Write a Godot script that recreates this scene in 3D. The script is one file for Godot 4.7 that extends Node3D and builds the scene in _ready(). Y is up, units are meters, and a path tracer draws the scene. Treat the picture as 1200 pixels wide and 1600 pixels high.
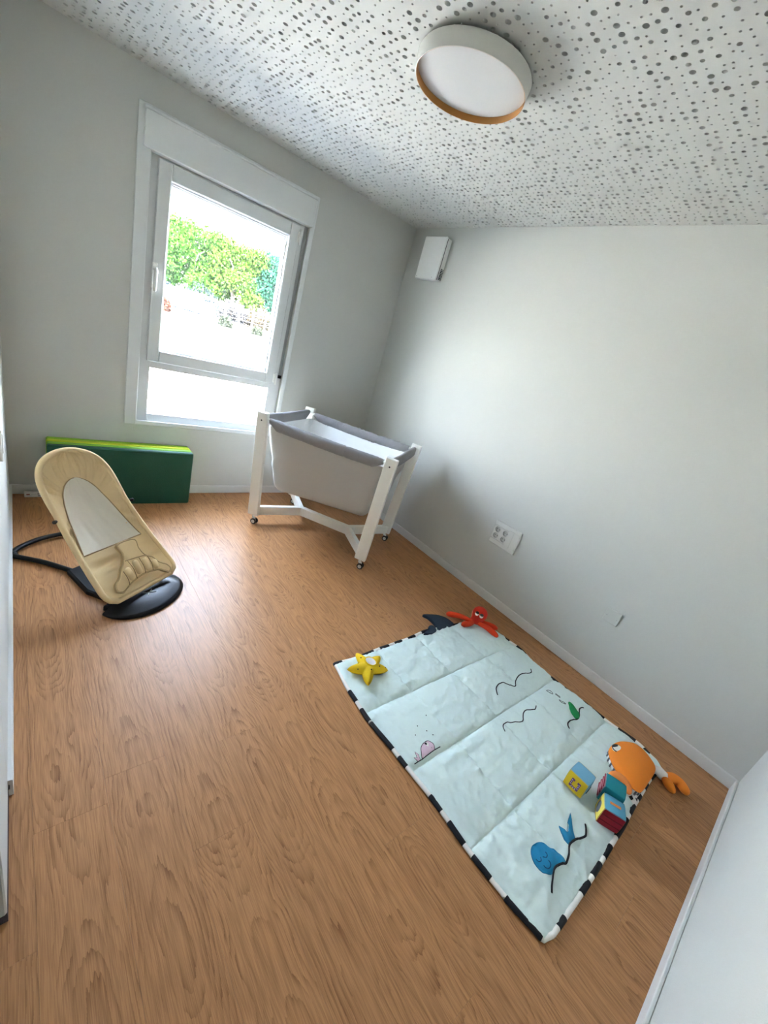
extends Node3D
# A small nursery room: window wall at z = 0, right wall at x = 0, left wall at x = -W, near wall at z = D.

const W := 2.689
const D := 3.588
const H := 2.5

var M := {}
var rng := RandomNumberGenerator.new()
var used := {}


func _ready() -> void:
	rng.seed = 7
	light_and_camera()
	materials()
	shell()
	floor_planks()
	ceiling_board()
	window()
	outside()
	ceiling_lamp()
	wall_fittings()
	gym_mat()
	paper_box()
	crib()
	bouncer()
	play_mat()
	toys()


func light_and_camera() -> void:
	var cam := Camera3D.new()
	cam.name = "camera"
	cam.transform = Transform3D(Basis(Vector3(0.750156, 0.274214, 0.601724), Vector3(0.035864, 0.891755, -0.451096), Vector3(-0.660287, 0.359972, 0.659121)), Vector3(-2.62297, 1.50966, 3.25799))
	cam.fov = 102.823
	cam.near = 0.01
	cam.far = 200.0
	add_child(cam)
	var sky_mat := ProceduralSkyMaterial.new()
	sky_mat.sky_top_color = Color(0.67, 0.745, 0.85)
	sky_mat.sky_horizon_color = Color(0.94, 0.955, 0.968)
	sky_mat.ground_bottom_color = Color(0.55, 0.55, 0.52)
	sky_mat.ground_horizon_color = Color(0.75, 0.80, 0.84)
	sky_mat.energy_multiplier = 1.0
	var sky := Sky.new()
	sky.sky_material = sky_mat
	var env := Environment.new()
	env.background_mode = Environment.BG_SKY
	env.sky = sky
	env.background_energy_multiplier = 8.0
	env.tonemap_mode = Environment.TONE_MAPPER_LINEAR
	env.tonemap_exposure = 10.2
	env.sdfgi_enabled = true
	env.ssao_enabled = true
	env.ssil_enabled = true
	var we := WorldEnvironment.new()
	we.name = "environment"
	we.environment = env
	add_child(we)
	# the sun stands behind the house: its shadow reaches three metres out from the window wall, the paving beyond is sunlit
	var sun := DirectionalLight3D.new()
	sun.name = "sun"
	sun.light_color = Color(1.0, 0.99, 0.97)
	sun.light_energy = 13.0
	sun.light_angular_distance = 0.6
	sun.shadow_enabled = true
	add_child(sun)
	sun.look_at_from_position(Vector3.ZERO, Vector3(0.35, -1.17, -1.0), Vector3.UP)


# ---------------------------------------------------------------- helpers
func numbered(called: String) -> String:
	var n: int = used.get(called, 0)
	used[called] = n + 1
	return called if n == 0 else "%s_%03d" % [called, n]


func sb() -> SurfaceTool:
	var st := SurfaceTool.new()
	st.begin(Mesh.PRIMITIVE_TRIANGLES)
	return st


func obj(called: String, st: SurfaceTool, m: Material, parent: Node = self) -> MeshInstance3D:
	st.generate_normals()
	var o := MeshInstance3D.new()
	o.name = numbered(called) if parent == self else called
	o.mesh = st.commit()
	o.material_override = null
	o.mesh.surface_set_material(0, m)
	parent.add_child(o, true)
	return o


func thing(called: String, label: String, category: String, at := Vector3.ZERO, turn := 0.0, group := "") -> Node3D:
	var o := Node3D.new()
	o.name = numbered(called)
	add_child(o)
	o.position = at
	o.rotation.y = turn
	tag(o, label, category, group)
	return o


func tag(o: Node, label: String, category: String, group := "") -> void:
	o.set_meta("label", label)
	o.set_meta("category", category)
	if group:
		o.set_meta("group", group)


func struct(o: Node, label: String, category: String) -> void:
	o.set_meta("kind", "structure")
	o.set_meta("label", label)
	o.set_meta("category", category)


func group_node(called: String) -> Node3D:
	var o := Node3D.new()
	o.name = called
	add_child(o)
	return o


func hex(s: String, rough := 0.6, metal := 0.0) -> StandardMaterial3D:
	var m := StandardMaterial3D.new()
	m.albedo_color = Color(s)
	m.roughness = rough
	m.metallic = metal
	return m


func tri(st: SurfaceTool, a: Vector3, b: Vector3, c: Vector3) -> void:
	st.add_vertex(a)
	st.add_vertex(b)
	st.add_vertex(c)


func quad(st: SurfaceTool, a: Vector3, b: Vector3, c: Vector3, d: Vector3) -> void:
	tri(st, a, b, c)
	tri(st, a, c, d)


# a box with chamfered edges
func box(st: SurfaceTool, at: Vector3, size: Vector3, bevel := 0.002, turn := Basis.IDENTITY) -> void:
	st.set_smooth_group(-1)
	var h := size * 0.5
	var b := minf(bevel, minf(h.x, minf(h.y, h.z)) * 0.9)
	var p := {}
	for sx in [-1, 1]:
		for sy in [-1, 1]:
			for sz in [-1, 1]:
				var s := Vector3(sx, sy, sz)
				for ax in 3:
					var v := s * (h - Vector3(b, b, b))
					v[ax] = s[ax] * h[ax]
					p[[sx, sy, sz, ax]] = at + turn * v
	for ax in 3:
		var u := (ax + 1) % 3
		var w := (ax + 2) % 3
		for s in [-1, 1]:
			var k := [0, 0, 0]
			k[ax] = s
			var c := []
			for e in [[-1, -1], [1, -1], [1, 1], [-1, 1]]:
				k[u] = e[0]
				k[w] = e[1]
				c.append(p[[k[0], k[1], k[2], ax]])
			if s > 0:
				quad(st, c[3], c[2], c[1], c[0])
			else:
				quad(st, c[0], c[1], c[2], c[3])
	for ax in 3:  # edges along ax
		var u := (ax + 1) % 3
		var w := (ax + 2) % 3
		for su in [-1, 1]:
			for sw in [-1, 1]:
				var k := [0, 0, 0]
				k[u] = su
				k[w] = sw
				k[ax] = -1
				var a0: Vector3 = p[[k[0], k[1], k[2], u]]
				var b0: Vector3 = p[[k[0], k[1], k[2], w]]
				k[ax] = 1
				var a1: Vector3 = p[[k[0], k[1], k[2], u]]
				var b1: Vector3 = p[[k[0], k[1], k[2], w]]
				if su * sw > 0:
					quad(st, a0, a1, b1, b0)
				else:
					quad(st, b0, b1, a1, a0)
	for sx in [-1, 1]:
		for sy in [-1, 1]:
			for sz in [-1, 1]:
				var a: Vector3 = p[[sx, sy, sz, 0]]
				var c: Vector3 = p[[sx, sy, sz, 1]]
				var d: Vector3 = p[[sx, sy, sz, 2]]
				if sx * sy * sz > 0:
					tri(st, a, d, c)
				else:
					tri(st, a, c, d)


func box2(st: SurfaceTool, lo: Vector3, hi: Vector3, bevel := 0.002) -> void:
	box(st, (lo + hi) * 0.5, hi - lo, bevel)


# a grid of points; loops close it; smooth
func net(st: SurfaceTool, rows: Array, close_u := false, close_v := false, uv := false) -> void:
	st.set_smooth_group(0)
	var n := rows.size()
	var m: int = rows[0].size()
	for i in (n if close_v else n - 1):
		var a: Array = rows[i]
		var b: Array = rows[(i + 1) % n]
		for j in (m if close_u else m - 1):
			var k := (j + 1) % m
			var q := [[a[j], i, j], [a[k], i, j + 1], [b[k], i + 1, j + 1], [a[j], i, j], [b[k], i + 1, j + 1], [b[j], i + 1, j]]
			if (a[j] as Vector3).is_equal_approx(a[k]):
				q = [q[0], q[4], q[5]]
			elif (b[j] as Vector3).is_equal_approx(b[k]):
				q = [q[0], q[1], q[2]]
			for e in q:
				if uv:
					st.set_uv(Vector2(float(e[2]) / (m - 1), float(e[1]) / (n - 1)))
				st.add_vertex(e[0])


# a tube along points with a radius per point (or one), its section flattened by flat along the second axis
func tube(st: SurfaceTool, pts: Array, radii, sides := 10, closed := false, flat := 1.0, up0 := Vector3.ZERO, round_ends := true) -> void:
	var n := pts.size()
	var rows := []
	var t0: Vector3 = (pts[1] - pts[0]).normalized()
	var nrm := up0
	if nrm == Vector3.ZERO:
		nrm = Vector3.UP if absf(t0.y) < 0.9 else Vector3.RIGHT
	for i in n:
		var t: Vector3
		if closed:
			t = (pts[(i + 1) % n] - pts[(i - 1 + n) % n]).normalized()
		else:
			t = (pts[mini(i + 1, n - 1)] - pts[maxi(i - 1, 0)]).normalized()
		nrm = (nrm - t * nrm.dot(t)).normalized()
		var side := t.cross(nrm)
		var r: float = radii[i] if radii is Array else radii
		var ring := func(c: Vector3, rr: float) -> Array:
			var out := []
			for k in sides:
				var a := TAU * k / sides
				out.append(c + (side * cos(a) + nrm * sin(a) * flat) * rr)
			return out
		if i == 0 and not closed:
			rows.append(ring.call(pts[0] - t * (r * 0.6 if round_ends else 0.0), 0.0))
			if round_ends:
				rows.append(ring.call(pts[0] - t * r * 0.42, r * 0.7))
		rows.append(ring.call(pts[i], r))
		if i == n - 1 and not closed:
			if round_ends:
				rows.append(ring.call(pts[i] + t * r * 0.42, r * 0.7))
			rows.append(ring.call(pts[i] + t * (r * 0.6 if round_ends else 0.0), 0.0))
	net(st, rows, true, closed)


# profile of (radius, height) pairs turned round the axis
func lathe(st: SurfaceTool, prof: Array, sides: int, x: Transform3D, flat_groups := false) -> void:
	var rows := []
	for p in prof:
		var r := []
		for k in sides:
			var a := TAU * k / sides
			r.append(x * Vector3(cos(a) * p[0], p[1], -sin(a) * p[0]))
		rows.append(r)
	if flat_groups:
		for i in rows.size() - 1:
			net(st, [rows[i], rows[i + 1]], true)
			st.set_smooth_group(i % 30 + 1)
	else:
		net(st, rows, true)


# a lathe whose edges stay sharp
func lathe_hard(st: SurfaceTool, prof: Array, sides: int, x: Transform3D) -> void:
	for i in prof.size() - 1:
		st.set_smooth_group(i + 1)
		for k in sides:
			var a := TAU * k / sides
			var b := TAU * (k + 1) / sides
			var p0: Array = prof[i]
			var p1: Array = prof[i + 1]
			var q := [x * Vector3(cos(a) * p0[0], p0[1], -sin(a) * p0[0]), x * Vector3(cos(b) * p0[0], p0[1], -sin(b) * p0[0]), x * Vector3(cos(b) * p1[0], p1[1], -sin(b) * p1[0]), x * Vector3(cos(a) * p1[0], p1[1], -sin(a) * p1[0])]
			if p0[0] > 0.0:
				tri(st, q[0], q[1], q[2])
			if p1[0] > 0.0:
				tri(st, q[0], q[2], q[3])


# an extruded outline: poly in its own plane, x maps (u, v, height)
func prism(st: SurfaceTool, poly: Array, depth: float, bevel: float, x: Transform3D) -> void:
	st.set_smooth_group(-1)
	var p := PackedVector2Array(poly)
	if not Geometry2D.is_polygon_clockwise(p):
		p.reverse()
	var n := p.size()
	var ins := PackedVector2Array()
	for i in n:
		var a := (p[i] - p[(i - 1 + n) % n]).normalized()
		var b := (p[(i + 1) % n] - p[i]).normalized()
		var na := Vector2(-a.y, a.x)
		var nb := Vector2(-b.y, b.x)
		var m := (na + nb).normalized()
		ins.append(p[i] + m * bevel / maxf(0.6, m.dot(na)))
	var inward := 0
	for i in n:
		inward += 1 if Geometry2D.is_point_in_polygon(p[i].lerp(ins[i], 0.3), p) else -1
	if inward < 0:
		for i in n:
			ins[i] = p[i] * 2.0 - ins[i]
	var at := func(v: Vector2, h: float) -> Vector3: return x * Vector3(v.x, v.y, h)
	for i in n:
		var k := (i + 1) % n
		quad(st, at.call(p[i], 0.0), at.call(p[k], 0.0), at.call(p[k], depth - bevel), at.call(p[i], depth - bevel))
		quad(st, at.call(p[i], depth - bevel), at.call(p[k], depth - bevel), at.call(ins[k], depth), at.call(ins[i], depth))
	var idx := Geometry2D.triangulate_polygon(ins)
	if idx.is_empty():
		idx = Geometry2D.triangulate_polygon(p)
	for i in range(0, idx.size(), 3):
		tri(st, at.call(ins[idx[i]], depth), at.call(ins[idx[i + 1]], depth), at.call(ins[idx[i + 2]], depth))
		tri(st, at.call(p[idx[i + 2]], 0.0), at.call(p[idx[i + 1]], 0.0), at.call(p[idx[i]], 0.0))


# smooth curve through 2D or 3D points (Catmull-Rom)
func curve(pts: Array, per := 6, closed := false) -> Array:
	var out := []
	var n := pts.size()
	for i in (n if closed else n - 1):
		var p0 = pts[(i - 1 + n) % n] if closed or i > 0 else pts[i]
		var p1 = pts[i]
		var p2 = pts[(i + 1) % n]
		var p3 = pts[(i + 2) % n] if closed or i + 2 < n else p2
		for k in per:
			out.append(p1.cubic_interpolate(p2, p0, p3, float(k) / per))
	if not closed:
		out.append(pts[n - 1])
	return out


func noise(freq: float, s: int, oct := 3) -> FastNoiseLite:
	var f := FastNoiseLite.new()
	f.seed = s
	f.frequency = freq
	f.noise_type = FastNoiseLite.TYPE_SIMPLEX_SMOOTH
	f.fractal_octaves = oct
	return f


func noise_normal(freq: float, s: int, strength: float, size := 256) -> NoiseTexture2D:
	var t := NoiseTexture2D.new()
	t.width = size
	t.height = size
	t.seamless = true
	t.as_normal_map = true
	t.bump_strength = strength
	t.noise = noise(freq, s)
	return t


# bump from seamless noise on all sides, scale = repeats per metre
func bumpy(m: StandardMaterial3D, tex: Texture2D, per_metre: float, amount: float) -> StandardMaterial3D:
	m.normal_enabled = true
	m.normal_texture = tex
	m.normal_scale = amount
	m.uv1_triplanar = true
	m.uv1_world_triplanar = true
	m.uv1_scale = Vector3.ONE * per_metre
	return m


func materials() -> void:
	var fine := noise_normal(0.12, 3, 6.0)
	var weave := noise_normal(0.25, 5, 8.0)
	M.wall = bumpy(hex("c3c4bd", 0.85), fine, 7.0, 0.12)
	M.ceiling = hex("c6c7c1", 0.9)
	M.felt = hex("4b4847", 1.0)
	M.trim = hex("d2d2cd", 0.45)
	M.pvc = hex("d6d9d7", 0.32)
	M.gasket = hex("55595b", 0.6)
	M.black = hex("0d0e10", 0.45)
	M.black.metallic_specular = 0.3
	M.black_gloss = hex("0a0c11", 0.28)
	M.black_gloss.metallic_specular = 0.35
	M.dark_hole = hex("1b1b1b", 0.8)
	M.white_plastic = hex("ebebe6", 0.35)
	M.plate = hex("d3d3cb", 0.4)
	M.steel = hex("c9c9c6", 0.3, 0.9)
	M.concrete = bumpy(hex("b2b0ac", 0.9), fine, 1.0, 0.4)
	M.facade = hex("e4e0d8", 0.9)
	M.glass = StandardMaterial3D.new()
	M.glass.albedo_color = Color(1, 1, 1, 0.04)
	M.glass.transparency = BaseMaterial3D.TRANSPARENCY_ALPHA
	M.glass.roughness = 0.0
	M.weave = weave
	M.fine = fine


# ---------------------------------------------------------------- the room
func shell() -> void:
	var t := 0.3
	# window wall with its opening
	var o := [-2.02, -0.965, 0.56, 2.32]
	var st := sb()
	box2(st, Vector3(-8, -0.3, -t), Vector3(o[0], 2.82, 0), 0.0005)
	box2(st, Vector3(o[1], -0.3, -t), Vector3(7, 2.82, 0), 0.0005)
	box2(st, Vector3(o[0], -0.3, -t), Vector3(o[1], o[2], 0), 0.0005)
	box2(st, Vector3(o[0], o[3], -t), Vector3(o[1], 2.82, 0), 0.0005)
	struct(obj("wall_back", st, M.wall), "white painted window wall behind the crib and the baby bouncer", "wall")
	st = sb()
	box2(st, Vector3(0, -0.3, 0), Vector3(0.3, 2.82, D + 0.3), 0.0005)
	struct(obj("wall_right", st, M.wall), "long white painted wall beside the crib and the play mat, with the sockets", "wall")
	st = sb()
	box2(st, Vector3(-W - 1.6, -0.3, D), Vector3(0, 2.82, D + 0.3), 0.0005)
	struct(obj("wall_front", st, M.wall), "white wall facing the window, at the near end of the play mat", "wall")
	# left wall: a board wall that stops short of the floor past the end of its baseboard, then a doorway
	st = sb()
	box2(st, Vector3(-W - 0.1, 0.03, 0), Vector3(-W, 2.52, 2.16), 0.0005)
	box2(st, Vector3(-W - 0.1, 0.038, 2.16), Vector3(-W - 0.0, 2.52, 2.50), 0.004)
	box2(st, Vector3(-W - 0.1, 2.1, 2.50), Vector3(-W, 2.52, D), 0.002)
	box2(st, Vector3(-W - 0.1, 0.0, 3.46), Vector3(-W, 2.1, D), 0.002)
	var wl := obj("wall_left", st, M.wall)
	struct(wl, "white board wall along the left edge with a gap at its foot and a doorway", "wall")
	st = sb()
	box2(st, Vector3(-W - 0.09, -0.01, 2.13), Vector3(-W + 0.0006, 0.037, 2.495), 0.0003)
	obj("bare_strip", st, bumpy(hex("3a2c33", 0.95), M.fine, 12.0, 0.8), wl)
	# the corridor behind the doorway
	st = sb()
	box2(st, Vector3(-W - 1.6, 0, 1.2), Vector3(-W - 1.5, 2.52, D), 0.001)
	box2(st, Vector3(-W - 1.6, 0, 1.1), Vector3(-W - 0.1, 2.52, 1.2), 0.001)
	struct(obj("wall_corridor", st, M.wall), "white corridor wall beyond the doorway at the left", "wall")
	# baseboards
	for b in [["back", Vector3(-W, 0.0, 0), Vector3(0, 0.068, 0.012), "white baseboard along the foot of the window wall"], ["right", Vector3(-0.012, 0.0, 0), Vector3(0, 0.068, D), "white baseboard along the foot of the right wall"], ["front", Vector3(-W, 0.0, D - 0.012), Vector3(0, 0.068, D), "white baseboard along the foot of the wall opposite the window"]]:
		st = sb()
		box2(st, b[1], b[2], 0.003)
		struct(obj("baseboard_" + b[0], st, M.trim), b[3], "baseboard")
	# the left one ends in a raw cut end that shows its rebated profile
	st = sb()
	var prof := [Vector2(0, 0), Vector2(0.012, 0), Vector2(0.012, 0.065), Vector2(0.009, 0.068), Vector2(0, 0.068), Vector2(0, 0.05), Vector2(0.004, 0.048), Vector2(0.004, 0.03), Vector2(0, 0.026)]
	prism(st, prof, 2.145, 0.0005, Transform3D(Basis(Vector3.RIGHT, Vector3.UP, Vector3.BACK), Vector3(-W, 0, 0.012)))
	struct(obj("baseboard_left", st, M.trim), "white baseboard at the left that ends in a raw cut end", "baseboard")


func wood_image(s: int, w: int, h: int) -> Image:
	var low := noise(0.9, s, 2)
	var wob := noise(3.0, s + 10, 2)
	var fib := noise(1.0, s + 20, 2)
	var tone := noise(2.0, s + 30, 2)
	var data := PackedByteArray()
	data.resize(w * h * 3)
	var r := RandomNumberGenerator.new()
	r.seed = s
	var xc := r.randf_range(-0.03, 0.03)
	var i := 0
	var light := [186.0, 135.0, 89.0]
	var dark := [118.0, 76.0, 44.0]
	for y in h:
		var z := 1.22 * y / h
		var d := 0.065 + 0.075 * low.get_noise_2d(z * 1.0, 7.0) + 0.010 * low.get_noise_2d(z * 4.0, 40.0)
		for x in w:
			var u := 0.179 * (float(x) / w - 0.5)
			var wb := wob.get_noise_2d(u * 3.0, z * 0.8)
			var uu := u - xc + 0.014 * wb
			var ring := sqrt(uu * uu + d * d) * 125.0 + wb * 0.5 + 0.22 * fib.get_noise_2d(u * 90.0 + 70.0, z * 4.0)
			var f := ring - floorf(ring)
			var g := f * f * f  # slow growth, then a sharp late-wood line
			var pore := fib.get_noise_2d(u * 420.0, z * 9.0)
			var k := clampf(0.14 + 0.52 * g * clampf(0.62 + 1.1 * fib.get_noise_2d(u * 25.0, z * 2.5), 0.1, 1.2) + 0.34 * pore + 0.13 * fib.get_noise_2d(u * 110.0 + 30.0, z * 1.6) + 0.14 * tone.get_noise_2d(u * 16.0, z * 2.2), 0.0, 1.0)
			data[i] = int(light[0] + (dark[0] - light[0]) * k)
			data[i + 1] = int(light[1] + (dark[1] - light[1]) * k)
			data[i + 2] = int(light[2] + (dark[2] - light[2]) * k)
			i += 3
	return Image.create_from_data(w, h, false, Image.FORMAT_RGB8, data)


func floor_planks() -> void:
	var fl := group_node("floor")
	struct(fl, "oak look plank floor running towards the window", "floor")
	var st := sb()
	box2(st, Vector3(-W - 1.6, -0.3, 0), Vector3(0, -0.006, D), 0.0)
	obj("subfloor", st, hex("5a4634", 0.9), fl)
	var mats := []
	for v in 6:
		var img := wood_image(100 + v * 7, 224, 1400)
		var m := StandardMaterial3D.new()
		m.albedo_texture = ImageTexture.create_from_image(img)
		m.roughness = 0.42
		m.metallic_specular = 0.4
		var b := img.duplicate()
		b.convert(Image.FORMAT_RGBA8)
		b.bump_map_to_normal_map(1.0)
		m.normal_enabled = true
		m.normal_texture = ImageTexture.create_from_image(b)
		m.normal_scale = 0.25
		m.albedo_color = Color(1, 1, 1).darkened([0.0, 0.012, 0.02, 0.008, 0.016, 0.0][v])
		mats.append(m)
	var r := RandomNumberGenerator.new()
	r.seed = 21
	var pw := 0.179
	var x0 := -2.10 - pw * 4
	var k := 0
	while x0 + pw * k < 0.0:
		var a := maxf(x0 + pw * k, -W - 0.5)
		var b := minf(x0 + pw * (k + 1), 0.0)
		var z := -r.randf_range(0.1, 1.1)
		if k == 4:
			z = 2.25 - 1.22 * 2
		while z < D:
			var z0 := maxf(z, 0.0)
			var z1 := minf(z + 1.22, D)
			if z1 - z0 > 0.005 and b - a > 0.003:
				var ps := sb()
				ps.set_smooth_group(-1)
				var c := 0.0004
				var g := 0.00015
				var flip := r.randf() < 0.5
				var top := [Vector3(a + g + c, 0, z0 + g + c), Vector3(b - g - c, 0, z0 + g + c), Vector3(b - g - c, 0, z1 - g - c), Vector3(a + g + c, 0, z1 - g - c)]
				var rim := [Vector3(a + g, -c, z0 + g), Vector3(b - g, -c, z0 + g), Vector3(b - g, -c, z1 - g), Vector3(a + g, -c, z1 - g)]
				var low := []
				for q in rim:
					low.append(Vector3(q.x, -0.006, q.z))
				var put := func(q: Vector3) -> void:
					var u := (q.x - (x0 + pw * k)) / pw
					var v := (q.z - z) / 1.22
					ps.set_uv(Vector2(1.0 - u, 1.0 - v) if flip else Vector2(u, v))
					ps.add_vertex(q)
				for e in [[top[0], top[1], top[2]], [top[0], top[2], top[3]]]:
					for q in e:
						put.call(q)
				for i in 4:
					var j := (i + 1) % 4
					for e in [[rim[i], rim[j], top[j]], [rim[i], top[j], top[i]], [low[i], low[j], rim[j]], [low[i], rim[j], rim[i]]]:
						for q in e:
							put.call(q)
				obj("plank", ps, mats[r.randi() % 6], fl)
			z += 1.22
		k += 1


# Perforated acoustic board: about 800 scattered holes of 8, 15 and 20 mm to the square metre, each cut through the board.
func ceiling_board() -> void:
	var c := group_node("ceiling")
	struct(c, "white acoustic ceiling board with scattered round holes", "ceiling")
	var st := sb()
	box2(st, Vector3(-W - 1.6, H + 0.0135, -0.3), Vector3(0.3, H + 0.3, D + 0.3), 0.0)
	obj("backing", st, M.felt, c)
	st = sb()
	box2(st, Vector3(-W - 1.6, H, 0.9), Vector3(-W - 0.1, H + 0.014, D), 0.0)
	obj("corridor_board", st, M.ceiling, c)
	var r := RandomNumberGenerator.new()
	r.seed = 5
	var s := 0.0354
	var nx := int(ceil(2.777 / s))
	var nz := int(ceil(D / s))
	var corner := []
	for i in nx + 1:
		var row := []
		for j in nz + 1:
			var jx := 0.0 if i == 0 or i == nx else r.randf_range(-0.0115, 0.0115)
			var jz := 0.0 if j == 0 or j == nz else r.randf_range(-0.0115, 0.0115)
			row.append(Vector2(-2.777 + 2.777 * i / nx + jx, D * j / nz + jz))
		corner.append(row)
	st = sb()
	st.set_smooth_group(-1)
	var tb := 0.0125
	for i in nx:
		for j in nz:
			var q := [corner[i][j], corner[i + 1][j], corner[i + 1][j + 1], corner[i][j + 1]]
			var mid: Vector2 = (q[0] + q[1] + q[2] + q[3]) * 0.25
			var pick := r.randf()
			var rad := 0.004 if pick < 0.62 else (0.0075 if pick < 0.84 else 0.010)
			var room := 1.0
			for e in 4:
				var a: Vector2 = q[e]
				var b: Vector2 = q[(e + 1) % 4]
				var dist := absf((b - a).normalized().cross(mid - a))
				room = minf(room, dist)
			rad = minf(rad, room - 0.0015)
			var free := maxf(room - rad - 0.001, 0.0)
			mid += Vector2.from_angle(r.randf() * TAU) * free * sqrt(r.randf())
			var n := 8 if rad < 0.005 else 12
			var ring := []
			for k in n:
				ring.append(mid + Vector2.from_angle(TAU * k / n) * rad)
			var near := []
			for k in n:
				var m := Vector2.from_angle(TAU * (k + 0.5) / n)
				var best := 0
				for e in 4:
					if m.dot(((q[e] as Vector2) - mid).normalized()) > m.dot(((q[best] as Vector2) - mid).normalized()):
						best = e
				near.append(best)
			for k in n:
				var a: Vector2 = ring[k]
				var b: Vector2 = ring[(k + 1) % n]
				var nk: int = near[k]
				var nn: int = near[(k + 1) % n]
				var e: Vector2 = q[nk]
				tri(st, Vector3(a.x, H, a.y), Vector3(e.x, H, e.y), Vector3(b.x, H, b.y))
				while nk != nn:
					var nx2 := (nk + 1) % 4
					var f: Vector2 = q[nx2]
					e = q[nk]
					tri(st, Vector3(b.x, H, b.y), Vector3(e.x, H, e.y), Vector3(f.x, H, f.y))
					nk = nx2
				quad(st, Vector3(a.x, H, a.y), Vector3(b.x, H, b.y), Vector3(b.x, H + tb, b.y), Vector3(a.x, H + tb, a.y))
	obj("perforated_board", st, M.ceiling, c)


func frame_bar(st: SurfaceTool, x0: float, y0: float, x1: float, y1: float, z0: float, z1: float, b := 0.003) -> void:
	box2(st, Vector3(x0, y0, z0), Vector3(x1, y1, z1), b)


# four bars round an opening
func ring_frame(st: SurfaceTool, o: Array, i: Array, z0: float, z1: float, b := 0.003) -> void:
	frame_bar(st, o[0], o[1], i[0], o[3], z0, z1, b)
	frame_bar(st, i[2], o[1], o[2], o[3], z0, z1, b)
	frame_bar(st, i[0], o[1], i[2], i[1], z0, z1, b)
	frame_bar(st, i[0], i[3], i[2], o[3], z0, z1, b)


func window() -> void:
	var w := group_node("window_1")
	struct(w, "white window with a tilting sash over a low fixed pane and a shutter box", "window")
	var st := sb()
	ring_frame(st, [-2.08, 0.54, -0.935, 2.345], [-2.008, 0.572, -0.972, 2.33], 0.0, 0.012)
	obj("trim", st, M.pvc, w)
	st = sb()  # the fixed frame: two jambs, head, transom, sill
	ring_frame(st, [-2.02, 0.56, -0.965, 2.18], [-1.935, 0.615, -1.062, 2.12], -0.11, -0.035)
	frame_bar(st, -1.936, 0.938, -1.061, 1.0, -0.11, -0.035)
	obj("frame", st, M.pvc, w)
	st = sb()
	ring_frame(st, [-1.962, 0.984, -1.03, 2.135], [-1.888, 1.062, -1.104, 2.046], -0.10, -0.018, 0.005)
	var sash := obj("sash", st, M.pvc, w)
	st = sb()
	ring_frame(st, [-1.895, 1.055, -1.097, 2.053], [-1.878, 1.072, -1.114, 2.036], -0.09, -0.045, 0.002)
	obj("bead", st, M.pvc, sash)
	st = sb()
	ring_frame(st, [-1.880, 1.070, -1.112, 2.038], [-1.876, 1.074, -1.116, 2.034], -0.078, -0.062, 0.0005)
	obj("gasket", st, M.gasket, sash)
	st = sb()
	frame_bar(st, -1.887, 1.063, -1.105, 2.045, -0.073, -0.067, 0.0)
	obj("pane", st, M.glass, sash)
	st = sb()
	ring_frame(st, [-1.938, 0.612, -1.058, 0.942], [-1.932, 0.618, -1.064, 0.936], -0.08, -0.06, 0.0005)
	obj("gasket", st, M.gasket, w)
	st = sb()
	frame_bar(st, -1.936, 0.614, -1.06, 0.94, -0.073, -0.067, 0.0)
	obj("pane", st, M.glass, w)
	# outer rail that shows through the glass below the head
	st = sb()
	frame_bar(st, -2.0, 2.0, -0.98, 2.17, -0.19, -0.115)
	obj("shutter_rail", st, M.pvc, w)
	# shutter box with its lip
	st = sb()
	frame_bar(st, -2.05, 2.145, -0.962, 2.318, -0.2, 0.032, 0.004)
	var sbx := obj("shutter_box", st, M.pvc, w)
	st = sb()
	frame_bar(st, -2.056, 2.316, -0.956, 2.334, -0.03, 0.036, 0.004)
	obj("lip", st, M.pvc, sbx)
	# the strap runs down the recess at the right and ends in a black clip
	st = sb()
	frame_bar(st, -0.995, 1.06, -0.972, 2.15, -0.033, -0.029, 0.001)
	var strap := obj("shutter_strap", st, hex("9a9b98", 0.8), w)
	st = sb()
	frame_bar(st, -0.997, 1.035, -0.972, 1.06, -0.034, -0.018, 0.002)
	obj("clip", st, M.black, strap)
	# handle
	st = sb()
	box(st, Vector3(-1.950, 1.515, -0.012), Vector3(0.03, 0.15, 0.012), 0.004)
	var hd := obj("handle", st, M.white_plastic, w)
	st = sb()
	tube(st, [Vector3(-1.950, 1.555, -0.008), Vector3(-1.950, 1.555, 0.022), Vector3(-1.950, 1.545, 0.03), Vector3(-1.950, 1.45, 0.03), Vector3(-1.950, 1.43, 0.028)], [0.011, 0.011, 0.012, 0.011, 0.009], 10)
	obj("lever", st, M.white_plastic, hd)
	for y in [2.06, 1.03]:
		st = sb()
		tube(st, [Vector3(-1.022, y - 0.045, -0.012), Vector3(-1.022, y + 0.045, -0.012)], 0.008, 10)
		box(st, Vector3(-1.03, y, -0.018), Vector3(0.03, 0.07, 0.006), 0.002)
		obj("hinge", st, M.white_plastic, w)
	# outside sill
	st = sb()
	box2(st, Vector3(-2.02, 0.53, -0.36), Vector3(-0.965, 0.56, -0.11), 0.004)
	obj("outer_sill", st, M.facade, w)


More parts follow.
